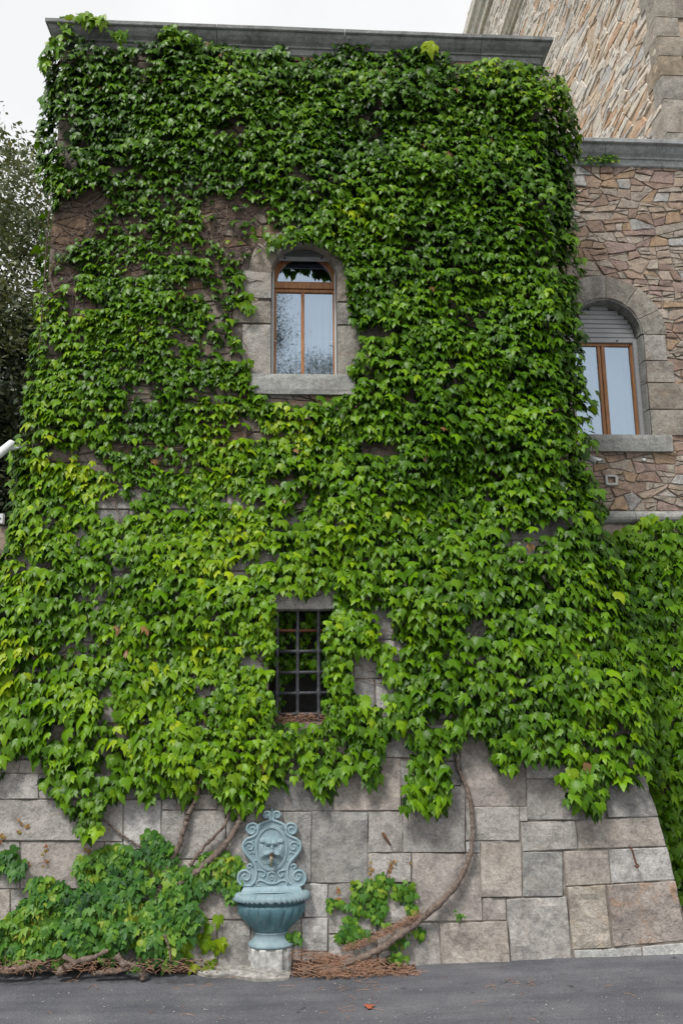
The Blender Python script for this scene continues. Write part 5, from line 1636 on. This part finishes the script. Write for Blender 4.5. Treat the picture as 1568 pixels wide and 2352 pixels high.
TWZ.append(([(30, 660), (560, 620), (600, 1000), (800, 1200), (620, 1700), (0, 1650)], 420, 0.8))
TWZ.append(([(800, 200), (1280, 200), (1400, 1500), (900, 1600)], 200, 0.8))
for poly, cnt, ln in TWZ:
    xs_ = [p[0] for p in poly]; ys_ = [p[1] for p in poly]
    for _ in range(cnt):
        for _t in range(20):
            x, y = r9.uniform(min(xs_), max(xs_)), r9.uniform(min(ys_), max(ys_))
            if bool(inpoly(np.array([x]), np.array([y]), poly)[0]): break
        p = front(x, y, 0.0)
        if GX0-0.05 < p[0] < GX1+0.05 and GZ0-0.05 < p[2] < GZ1+0.05: continue
        a = r9.uniform(0, 2*pi); L = ln*r9.uniform(0.35, 1.2); st = 0.06
        pts = []; k = int(L/st)
        if k < 3: k = 3
        o = r9.uniform(0.035, 0.06); cv = r9.gauss(0, 0.12)
        xx, zz = p[0], p[2]
        for j in range(k):
            pts.append((max(XL-0.03-bat(zz), xx), -bat(zz)-o-0.012*sin(j*0.9+a), zz)); a += cv + r9.gauss(0, 0.28)
            xx += cos(a)*st; zz += sin(a)*st
            if zz > 11.15 or xx > XR+bat(zz)+0.02: break
            if (WX0-0.1 < xx < WX1+0.1 and WZ0-0.1 < zz < 8.6) or (GX0-0.02 < xx < GX1+0.02 and GZ0 < zz < GZ1): break
        if len(pts) < 3: continue
        r = r9.choice([0.003, 0.004, 0.005, 0.007])
        v, f = tube_data(pts, [r*(1-0.5*i/len(pts)) for i in range(len(pts))], 4, False); tw.add(v, f)
tw.build('dry_twigs', m_twig, ivy, kind='stuff')

# ------------------------------------------------------------------ ivy on the foot of the wing
ivy2 = empty('boston_ivy', (5.2, YW-0.8, 0.1), 'second glossy ivy on the foot of the wing at the right edge', 'ivy')
NC = 26000
X = rng.uniform(XR-0.2, 8.5, NC); Z = rng.uniform(0.15, 5.6, NC)
lim = 4.95 + 0.22*fnoise(X*1.6, X*0+3, 12) - np.interp(X, [3.4, 4.6, 5.2], [0.35, 0.16, -0.05])
dens = 2.6/(0.5*0.122**2)/(NC/(5.32*5.45))
ok = (Z < lim) & (rng.random(NC) < dens)
X, Z, lim = X[ok], Z[ok], lim[ok]; n = len(X)
Bw = SL*np.maximum(0, ZW-Z)
T = 0.10+0.22*fnoise(X*1.6, Z*1.9, 44)
u = rng.random(n)**0.6
P = np.stack([X, YW-Bw-0.04-T*u, Z], 1); q = project(P)
el = np.radians(np.clip(rng.normal(34, 17, n), -10, 75)); yaw = np.radians(rng.normal(0, 26, n))-0.1+(fnoise(X*2, Z*2, 17)-0.5)*1.4
N = np.stack([np.sin(yaw)*np.cos(el), -np.cos(yaw)*np.cos(el), np.sin(el)], 1)
size = 0.122*np.exp(rng.normal(0, 0.22, n))
t = 0.42+rng.normal(0, 0.12, n)+(fnoise(X*1.1, Z*1.3, 66)-0.5)*0.4+0.25*np.exp(-((Z-lim)/0.25)**2)
leaf_cloud('ivy2', P, N, np.radians(rng.normal(0, 22, n)), size, ramp_col(np.clip(t, 0, 1), IVY_COLS)*rng.uniform(0.85, 1.15, (n, 1)), IVY_T, m_ivy, ivy2, 200,
           size/q[:, 2]*(u > 0.7)*(q[:, 0] < 1570)*(q[:, 0] > 1380+np.interp(q[:, 1], [1200, 2100], [20, 190])))
v, f = tube_data(catmull([(5.3, YW-0.85, 0.1), (5.2, YW-0.7, 1.0), (5.5, YW-0.5, 2.2), (5.1, YW-0.3, 3.4), (5.4, YW-0.1, 4.6)], 6), 0.03, 8, True, 0.1); obj('stem', v, f, m_bark, ivy2, True)

# ------------------------------------------------------------------ creeper at the lower left
def Cq(pts): return [(x*0.36, 1819+y*0.36) for x, y in pts]
CREEP = Cq([(-60, 830), (0, 820), (60, 775), (160, 670), (260, 650), (430, 650), (470, 560), (505, 430), (600, 400), (740, 335), (860, 380), (930, 285), (1000, 272), (1100, 300), (1112, 480), (1250, 440), (1330, 380), (1440, 380), (1500, 440), (1560, 470), (1545, 560), (1510, 700), (1450, 720), (1430, 640), (1380, 600), (1320, 650),
            (1200, 640), (1220, 700), (1290, 800), (1260, 880), (1200, 880), (1170, 950), (1130, 1000), (1080, 1105), (1020, 1120), (980, 1080), (900, 1060), (860, 990), (740, 1000), (690, 1080), (640, 1040), (520, 1040), (450, 1080), (380, 1110), (310, 1075), (180, 1085), (100, 1110), (40, 1095), (-60, 1090)])
CREEP2 = Cq([(-40, 400), (60, 380), (120, 390), (160, 460), (150, 530), (60, 545), (20, 500), (-40, 480)])
CREEP3 = Cq([(175, 560), (260, 545), (340, 560), (440, 600), (440, 640), (320, 640), (200, 610)])
creep = empty('creeper', (-1.7, -0.95, 0.12), 'sprawling matt green creeper at the foot of the wall left of the fountain', 'creeper')
NC = 30000
pxs = rng.uniform(-30, 570, NC); pys = rng.uniform(1900, 2225, NC)
wx_ = (fnoise(pxs/40, pys/40, 5)-0.5)*24
ok = inpoly(pxs+wx_, pys+wx_*0.6, CREEP) | inpoly(pxs, pys, CREEP2) | inpoly(pxs, pys, CREEP3)
ok &= rng.random(NC) < 0.21*np.where(fnoise(pxs/30, pys/26, 61) < 0.42, 0.25, 1.0)
pxs, pys = pxs[ok], pys[ok]; n = len(pxs)
u = rng.random(n)**0.6
T = np.interp(pys, [1900, 2000, 2080, 2180, 2220], [0.04, 0.08, 0.16, 0.26, 0.28])*np.interp(pxs, [430, 520], [1, 0.4])*(0.45+0.9*fnoise(pxs/45, pys/45, 19))
P = np.array([frontoff(x, y, 0.05+tt*uu) for x, y, tt, uu in zip(pxs, pys, T, u)])
el = np.radians(np.clip(rng.normal(34, 18, n), -10, 80)); yaw = np.radians(rng.normal(0, 30, n))
N = np.stack([np.sin(yaw)*np.cos(el), -np.cos(yaw)*np.cos(el), np.sin(el)], 1)
CR_COLS = [(0.018, 0.064, 0.020), (0.030, 0.105, 0.024), (0.050, 0.155, 0.024), (0.085, 0.215, 0.022), (0.155, 0.295, 0.022), (0.27, 0.33, 0.03)]
t = 0.52+rng.normal(0, 0.16, n)+(fnoise(pxs/55, pys/50, 8)-0.5)*0.6
for cx_, cy_, r in ((395, 2070, 40), (30, 2110, 50), (500, 1970, 40), (180, 1960, 25), (270, 1960, 25)):
    t += 0.28*np.exp(-((pxs-cx_)**2+(pys-cy_)**2)/(r*r))*(u > 0.4)
tint = ramp_col(np.clip(t, 0, 1), CR_COLS)
comp = (rng.random(n) < 0.45) & (pys > 2010)
big = (~comp)
sz = 0.080*np.exp(rng.normal(0, 0.28, n))
sz = np.where(pys < 2020, sz*0.95, sz)
zc = project(P)[:, 2]
leaf_cloud('cr', P[comp], N[comp], np.radians(rng.normal(0, 25, comp.sum())), sz[comp]*1.35, tint[comp], CREEP_T, m_creeper, creep, 130, (sz/zc*(u > 0.6)*(pxs > 5))[comp])
leaf_cloud('cr', P[big], N[big], np.radians(rng.normal(0, 25, big.sum())), sz[big], tint[big], IVY_T, m_creeper, creep, 160, (sz/zc*(u > 0.6)*(pxs > 5))[big])
# loose yellow-green leaves beside the fountain
sp = Cq([(1300, 830), (1340, 850), (1385, 820), (1255, 915), (1310, 940), (1345, 970), (1410, 970), (1330, 1000), (1170, 990), (1180, 1020), (1160, 970), (1340, 1110), (1350, 1120), (1190, 1110), (1230, 1120)])
extra_leaves(creep, 34, lambda: (frontoff(*(lambda c: (c[0]+random.gauss(0, 4), c[1]+random.gauss(0, 4)))(random.choice(sp)), 0.06+0.05*random.random()), random.uniform(-0.4, 0.4)), 0.10, 20, 0.6, 0.95, IVY_T, m_creeper)
# red tips climbing the joints above it
sp = [(60, 1898), (45, 1893), (48, 1912), (100, 1945), (102, 1965), (103, 1985), (10, 1915), (5, 1930), (200, 1945), (205, 1965), (68, 1988), (175, 2010), (190, 2000), (215, 1990), (235, 1985)]
P = np.array([frontoff(x+random.gauss(0, 5), y+random.gauss(0, 5), 0.05) for x, y in sp*2])
n = len(P); N = unit(np.array([(random.gauss(0, .3), -1, random.uniform(0, .6)) for _ in range(n)]))
leaf_cloud('tip', P, N, rng.normal(0, 0.6, n), rng.uniform(0.02, 0.042, n), ramp_col(rng.random(n), [(0.28, 0.10, 0.06), (0.30, 0.17, 0.05), (0.28, 0.25, 0.05)]), IVY_T, m_creeper, creep, 0)
# dead wood and roots under it
for path, r0, r1 in (([(455, 1010), (560, 1060), (700, 990), (730, 985)], 0.03, 0.02), ([(420, 1110), (520, 1070), (560, 1045), (640, 1020)], 0.05, 0.03), ([(780, 1010), (830, 1060), (900, 1080), (960, 1140)], 0.045, 0.035), ([(0, 1090), (120, 1100), (230, 1080), (320, 1050)], 0.05, 0.03),
                    ([(940, 1080), (950, 1120), (948, 1155)], 0.04, 0.035), ([(1080, 880), (1098, 940), (1110, 990), (1118, 1060)], 0.014, 0.012), ([(640, 1120), (740, 1110), (860, 1090)], 0.03, 0.03)):
    stem([Cq([p])[0] for p in path], r0, r1, 6, 0.30, 0.18, 'root', creep)

# ------------------------------------------------------------------ small ivy right of the fountain
def Sq(pts): return [(658.6+x*0.24, 1975.7+y*0.24) for x, y in pts]
SM = [Sq(p) for p in ([(610, 230), (700, 215), (800, 210), (860, 160), (930, 150), (1040, 160), (1040, 230), (1120, 200), (1190, 230), (1240, 300), (1240, 480), (1270, 520), (1150, 550), (1140, 440), (1130, 350), (1050, 400), (1000, 360), (940, 350), (960, 520), (870, 600), (780, 560), (660, 550), (640, 470), (640, 350), (620, 280)],
      [(480, 560), (620, 550), (690, 620), (690, 660), (800, 690), (790, 740), (700, 760), (660, 820), (580, 790), (500, 770), (440, 780), (430, 720), (540, 700), (480, 600)], [(390, 370), (490, 390), (490, 470), (400, 470)], [(515, 395), (605, 395), (605, 465), (525, 465)], [(540, 490), (650, 490), (630, 540), (550, 540)],
      [(980, 800), (1020, 750), (1100, 720), (1170, 660), (1180, 740), (1110, 840), (1040, 850), (990, 840)], [(1200, 680), (1300, 660), (1300, 770), (1220, 780)], [(980, 900), (1160, 900), (1160, 970), (1060, 985), (985, 945)], [(880, 610), (1030, 590), (1010, 640), (900, 660)], [(1055, 1050), (1145, 1035), (1135, 1110), (1060, 1115)],
      [(10, 700), (100, 690), (140, 740), (100, 810), (60, 820), (20, 740)])]
small = empty('young_ivy', (0.9, -0.85, 0.1), 'young light green ivy climbing the bare blocks right of the fountain', 'ivy')
NC = 9000
pxs = rng.uniform(655, 990, NC); pys = rng.uniform(2000, 2250, NC)
ok = np.zeros(NC, bool)
for p in SM: ok |= inpoly(pxs, pys, p)
ok &= rng.random(NC) < 0.14
pxs, pys = pxs[ok], pys[ok]; n = len(pxs)
u = rng.random(n)
P = np.array([frontoff(x, y, 0.045+0.07*uu) for x, y, uu in zip(pxs, pys, u)])
el = np.radians(np.clip(rng.normal(22, 14, n), -10, 70)); yaw = np.radians(rng.normal(0, 22, n))
N = np.stack([np.sin(yaw)*np.cos(el), -np.cos(yaw)*np.cos(el), np.sin(el)], 1)
sz = 0.070*np.exp(rng.normal(0, 0.22, n))
leaf_cloud('sm', P, N, np.radians(rng.normal(0, 25, n)), sz, ramp_col(np.clip(0.62+rng.normal(0, 0.15, n), 0, 1), CR_COLS), IVY_T, m_creeper, small, 300, sz*(u+0.3))
v, f = tube_data(catmull([frontoff(*c, 0.04) for c in Sq([(880, 1000), (850, 820), (800, 600), (780, 420), (900, 260), (960, 120), (1000, 0)])], 5), 0.006, 6); obj('stem', v, f, m_twig, small, True)
sp = Sq([(810, 30), (800, 75), (825, 100), (790, 130), (815, 180), (1000, 30), (1000, 60), (980, 95), (990, 130), (1185, 25), (1030, 10), (495, 280), (490, 320), (500, 370), (475, 380)])
P = np.array([frontoff(x+random.gauss(0, 2), y+random.gauss(0, 2), 0.045) for x, y in sp*2]); n = len(P)
N = unit(np.array([(random.gauss(0, .3), -1, random.uniform(0, .6)) for _ in range(n)]))
leaf_cloud('tip', P, N, rng.normal(0, 0.6, n), rng.uniform(0.018, 0.034, n), ramp_col(rng.random(n), [(0.30, 0.10, 0.06), (0.34, 0.20, 0.06), (0.30, 0.28, 0.05)]), IVY_T, m_creeper, small, 0)

for path, r0, r1 in (([(330, 1010), (450, 1015), (560, 1000), (640, 1035), (720, 1050), (900, 1075), (1060, 1085)], 0.034, 0.012), ([(500, 1030), (520, 1000), (560, 960), (640, 930)], 0.02, 0.010), ([(690, 1010), (800, 1000), (900, 990)], 0.014, 0.008)):
    stem(Sq(path), r0, r1, 6, 0.22, 0.18, 'root', ivy)
# little weeds: (x, y in the picture, radius, count, label)
for wx0, wy0, wr, wc, lab in ((1056, 2105, 8, 16, 'small leafy weed sprouting from a joint right of the bent vine'), (310, 2226, 10, 40, 'low grey-green weed at the asphalt edge under the creeper'),
                     (455, 2060, 14, 60, 'fine-leaved blue-green weed on the wall beside the fountain'), (1087, 2231, 4, 8, 'tiny green sprout at the wall foot on the asphalt edge')):
    wd = empty('weed', front(wx0, wy0), lab, 'weed')
    P = np.array([frontoff(wx0+random.gauss(0, wr*0.6), wy0+random.gauss(0, wr*0.6), (0.05 if wy0 < 2200 else 0.30 if wx0 < 400 else 0.12)+0.05*random.random()) for _ in range(wc)])
    N = unit(np.array([(random.gauss(0, .5), -1, random.uniform(0, 1.2)) for _ in range(wc)]))
    leaf_cloud('weed', P, N, rng.normal(0, 0.8, wc), rng.uniform(0.03, 0.055, wc)*(0.7 if wr > 9 else 1), ramp_col(rng.uniform(0.3, 0.75, wc), CR_COLS), CREEP_T[:1], m_creeper, wd, 0)
    v, f = tube_data([frontoff(wx0, wy0+wr*0.8, 0.02), frontoff(wx0, wy0, 0.05)], 0.003, 5); obj('stalk', v, f, m_twig, wd)
# tufts of wall plants under the wing cornice
wd = empty('wall_plant', onY(1385, 365, YW), 'yellowish fern-like plants rooted under the wing cornice', 'plant')
P = []
for _ in range(150):
    x = random.choice([random.gauss(1345, 14), random.gauss(1385, 16), random.gauss(1400, 10)]); P.append(onY(x, 362+random.gauss(0, 6), YW-0.06-0.06*random.random()))
P = np.array(P); n = len(P); N = unit(np.array([(random.gauss(0, .5), -1, random.uniform(-.2, 1)) for _ in range(n)]))
leaf_cloud('fern', P, N, rng.normal(0, 0.8, n), rng.uniform(0.04, 0.08, n), ramp_col(rng.uniform(0.2, 1, n), CR_COLS), CREEP_T, m_creeper, wd, 0)
v, f = tube_data([onY(1340, 366, YW-0.05), onY(1410, 370, YW-0.05)], 0.004, 5); obj('rhizome', v, f, m_twig, wd)

# ================================================================== SOIL, LITTER
def strip_soil(path, name, label=None):
    """low bank of soil between wall and road: path of picture x with road-edge y"""
    v = []; f = []
    m_ = len(path)
    for i, (x, y, hh) in enumerate(path):
        e = onground(x, y); zw = gz(e[0])
        for k in range(7):
            t = k/6
            yy = e[1]+(-0.70-e[1])*t
            v.append((e[0], yy, zw - 0.01*(t == 0) + hh*t**0.7 + 0.02*mnoise.noise(Vector((e[0]*6, yy*6, 1)))*(t > 0)))
    for i in range(m_-1):
        for k in range(6):
            f.append((i*7+k, (i+1)*7+k, (i+1)*7+k+1, i*7+k+1))
    return obj(name, v, f, m_soil, None, True, kind='structure')
P1 = [(-60+i*18, 2232+6*sin(i*0.5)*0.4 + np.interp(-60+i*18, [0, 300, 480], [0, 2, 8]), np.interp(-60+i*18, [0, 300, 420, 500], [0.22, 0.20, 0.12, 0.03])) for i in range(32)]
strip_soil(P1, 'soil_bank')
P2 = [(672+i*12, 2247-np.interp(i, [0, 24], [0, 8]), np.interp(i, [0, 6, 14, 24], [0.10, 0.13, 0.08, 0.01])) for i in range(25)]
strip_soil(P2, 'soil_bank')
def needles(cnt, fn, L=(0.06, 0.13)):
    V = []; F = []
    for _ in range(cnt):
        p, tilt = fn()
        a = random.uniform(0, 2*pi); e = random.gauss(0, tilt); l = random.uniform(*L); r = 0.0016
        d = np.array([cos(a)*cos(e), sin(a)*cos(e)*0.8, sin(e)])*l/2
        s = np.array([-sin(a), cos(a), 0])*r; u_ = np.array([0, 0, r])
        bnd = np.array([0, 0, random.uniform(0, 0.012)])
        b = len(V)
        for c in (p-d, p+bnd, p+d): V += [c+s-u_, c-s-u_, c+u_]
        for k in range(2):
            for j in range(3): F.append((b+k*3+j, b+k*3+(j+1) % 3, b+k*3+3+(j+1) % 3, b+k*3+3+j))
    return V, F
def nd_right():
    x = random.choice([random.gauss(760, 45), random.gauss(830, 50), random.uniform(672, 960)])
    x = min(max(x, 670), 965)
    y = random.uniform(np.interp(x, [672, 700, 790, 860, 960], [2178, 2182, 2196, 2200, 2225]), 2244)
    t = (2246-y)/60
    return frontoff(x, y, 0.30-0.22*min(1, max(0, t))), 0.35
def nd_left():
    x = random.uniform(-20, 500); y = random.uniform(2205, 2236)
    t = (2236-y)/30
    return frontoff(x, y, 0.42-0.12*t), 0.3
def nd_vine():
    t = random.random(); x = 790+(960-790)*t + random.gauss(0, 5); y = 2188 - 78*t**1.2 + random.gauss(0, 4) - 6
    return frontoff(x, y, 0.10+0.05*random.random()), 0.5
m_needle = simple('dry_pine_needles', (0.36, 0.21, 0.14), 0.8, 0.2, var=0.7, scale=55)
v, f = needles(800, nd_right, (0.08, 0.17)); v2, f2 = needles(420, nd_vine, (0.05, 0.10)); b = len(v); v += v2; f += [tuple(i+b for i in q) for q in f2]
obj('pine_needles', v, f, m_needle, None, kind='stuff', label='heap of rust brown pine needles around the vine foot right of the fountain', cat='litter')
v, f = needles(240, nd_left); obj('pine_needles', v, f, m_needle, None, kind='stuff', label='strip of brown pine needles along the asphalt edge under the creeper', cat='litter')
def nd_road():
    x = random.choice([random.gauss(420, 150), random.gauss(830, 30), random.uniform(20, 1500), random.gauss(1180, 25)]); y = random.choice([random.gauss(2262, 8), random.uniform(2245, 2345)])
    p = onground(x, y, 0.006); return np.array([p[0], p[1], gz(p[0])+0.008]), 0.02
v, f = needles(60, nd_road, (0.08, 0.14)); obj('pine_needles', v, f, m_needle, None, kind='stuff', label='a few pine needles scattered over the asphalt', cat='litter')
def nd_sill():
    x = random.uniform(635, 765); y = random.uniform(1640, 1665); return onY(x, y, -0.28-0.12*random.random()), 0.4
v, f = needles(260, nd_sill, (0.05, 0.1)); obj('pine_needles', v, f, m_needle, None, kind='stuff', label='pine needles heaped on the sill of the barred opening', cat='litter')
# bark chips and dry bits in the bank at the left
V = []; F = []
for _ in range(170):
    p, _t = nd_left() if random.random() < 0.75 else nd_right()
    s = random.uniform(0.008, 0.03); b = len(V)
    ax = Vector((random.gauss(0, 1), random.gauss(0, 1), random.gauss(0, 1))).normalized(); M = Matrix.Rotation(random.uniform(0, 6), 3, ax)
    for d in ((1, 0, 0), (-1, 0, 0), (0, 0.6, 0), (0, -0.6, 0), (0, 0, 0.25), (0, 0, -0.25)): V.append(np.array(M @ Vector(d))*s+p)
    F += [tuple(b+i for i in q) for q in ((0, 2, 4), (2, 1, 4), (1, 3, 4), (3, 0, 4), (2, 0, 5), (1, 2, 5), (3, 1, 5), (0, 3, 5))]
obj('bark_chips', V, F, m_soil, None, kind='stuff', label='bark chips and dry bits along the foot of the wall', cat='litter')
# fallen leaf and grit on the road
c = onground(845, 2318)
m_red = simple('red_dead_leaf', (0.42, 0.11, 0.06), 0.7, 0.2, var=0.3, scale=60)
tv, tf = IVY_T[2]
M = Matrix.Rotation(2.0, 3, 'Z')
obj('fallen_leaf', [np.array(M @ Vector((q[0]*0.085, q[1]*0.085, 0.025+q[2]*0.04)))*1.0+np.array([c[0], c[1], gz(c[0])+0.002]) for q in tv], [tuple(map(int, q)) for q in tf], m_red, None, True, label='single red fallen leaf lying on the asphalt', cat='leaf')
V = []; F = []
for _ in range(140):
    x, y = random.uniform(0, 1568), random.uniform(2245, 2352); p = onground(x, y); s = random.uniform(0.003, 0.008); b = len(V)
    for d in ((1, 0, 0), (-1, 0, 0), (0, 1, 0), (0, -1, 0), (0, 0, 0.8)): V.append(np.array(d)*s*random.uniform(0.6, 1.2)+np.array([p[0], p[1], gz(p[0])+0.004]))
    F += [tuple(b+i for i in q) for q in ((0, 2, 4), (2, 1, 4), (1, 3, 4), (3, 0, 4))]
obj('grit', V, F, m_conc, None, kind='stuff', label='pale grit scattered over the asphalt', cat='grit')

# ================================================================== TREES
def tree(name, base, height, crown, n_clump, per, leaf, cols, label, spread=0.34, seed=1, trunk_r=0.28, bare=0.25, group=None, flat=0.5):
    rd = random.Random(seed); rg = np.random.default_rng(seed)
    root = empty(name, base, label, 'tree', group)
    (cx_, cy_, cz_), (rx, ry, rz) = crown
    b = np.array(base, float); c = np.array([cx_, cy_, cz_])
    top = c + np.array([0, 0, rz*0.45])
    tp = catmull([b, b*0.55+top*0.45+np.array([rd.uniform(-.3, .3), rd.uniform(-.3, .3), 0]), c*0.6+top*0.4, top], 6)
    L = len(tp)
    v, f = tube_data(tp, [trunk_r*(1-0.85*i/(L-1)) for i in range(L)], 10, True, 0.06); obj('trunk', v, f, m_trunk, root, True)
    ends = []
    for _ in range(n_clump):
        d = rg.normal(size=3); d /= np.linalg.norm(d); r = rg.random()**0.38
        ends.append(c + d*np.array([rx, ry, rz])*r)
    ends = np.array(ends)
    lm = MB()
    for k in range(26):
        e = ends[rd.randrange(len(ends))]
        s = tp[rd.randrange(L//3, L-2)]
        mid = s*0.5+e*0.5+np.array([0, 0, rd.uniform(-0.1, 0.5)])
        v, f = tube_data(catmull([s, mid, e], 4), [trunk_r*0.30*(1-0.85*i/8) for i in range(9)], 6, False); 
        obj('limb', v, f, m_trunk, root, True)
        for q in range(3):
            e2 = ends[np.argsort(((ends-e)**2).sum(1))[rd.randrange(1, 8)]]
            v, f = tube_data(catmull([mid*0.4+e*0.6, (e+e2)/2+np.array([0, 0, .1]), e2], 3), [trunk_r*0.10*(1-0.8*i/6) for i in range(7)], 4, False); lm.add(v, f)
    lm.build('twigs', m_trunk, root, kind='stuff')
    n = n_clump*per
    Pp = np.repeat(ends, per, axis=0) + rg.normal(0, spread, (n, 3))*np.array([1, 1, flat+0.2])
    Nn = unit(rg.normal(size=(n, 3)) + np.array([0, -0.2, 0.7]))
    tone = np.repeat(rg.random(n_clump), per)*0.6+rg.random(n)*0.4
    T = ramp_col(tone, cols)
    Rr, Uu = leaf_frames(Nn, rg.uniform(0, 6.28, n))
    s = leaf*np.exp(rg.normal(0, 0.25, n))
    tv = np.array([(0, 0.5, 0), (0.22, 0.05, -0.05), (0, -0.5, -0.1), (-0.22, 0.05, -0.05)]); tf = np.array([(0, 3, 1), (1, 3, 2)])
    w = Pp[:, None, :] + s[:, None, None]*(tv[None, :, 0:1]*Rr[:, None]+tv[None, :, 1:2]*Uu[:, None]+tv[None, :, 2:3]*Nn[:, None])
    FF = (tf[None]+(np.arange(n)*4)[:, None, None]).reshape(-1, 3)
    o = big_mesh('crown', w.reshape(-1, 3), FF, np.repeat(T, 4, axis=0), m_treeleaf); adopt(o, root); o['kind'] = 'stuff'
    return root
OAK = [(0.045, 0.075, 0.036), (0.085, 0.12, 0.058), (0.14, 0.17, 0.085), (0.22, 0.23, 0.11)]
tree('oak_tree', (-9.0, 10.5, 0), 18, ((-8.6, 9.5, 11.6), (3.5, 3.2, 5.6)), 430, 110, 0.15, OAK, 'leafy evergreen oak with pale sky gaps left of the tower top', 0.36, 4, 0.30)
tree('oak_tree', (-7.3, 8.8, 0), 11, ((-7.6, 9.6, 8.2), (3.4, 2.2, 4.2)), 420, 120, 0.16, [(0.016, 0.027, 0.016), (0.032, 0.050, 0.026), (0.055, 0.077, 0.040), (0.10, 0.115, 0.06)], 'darker lower oak with leaning trunk at the left edge', 0.36, 9, 0.24)
# trees across the road behind the viewer: they show in the window panes
PINE = [(0.015, 0.030, 0.014), (0.025, 0.050, 0.020), (0.040, 0.070, 0.028)]
tree('pine_tree', (-3.2, -24, 0), 20, ((-2.6, -22, 17.3), (2.3, 2.2, 2.6)), 170, 260, 0.065, PINE, 'umbrella pine across the road mirrored in the left casement pane', 0.40, 14, 0.3)
tree('broad_tree', (2.0, -30, 0), 16, ((1.0, -30, 15.3), (4.5, 3, 4.3)), 300, 200, 0.085, PINE, 'round-topped tree across the road mirrored low in the window panes', 0.5, 15, 0.3)
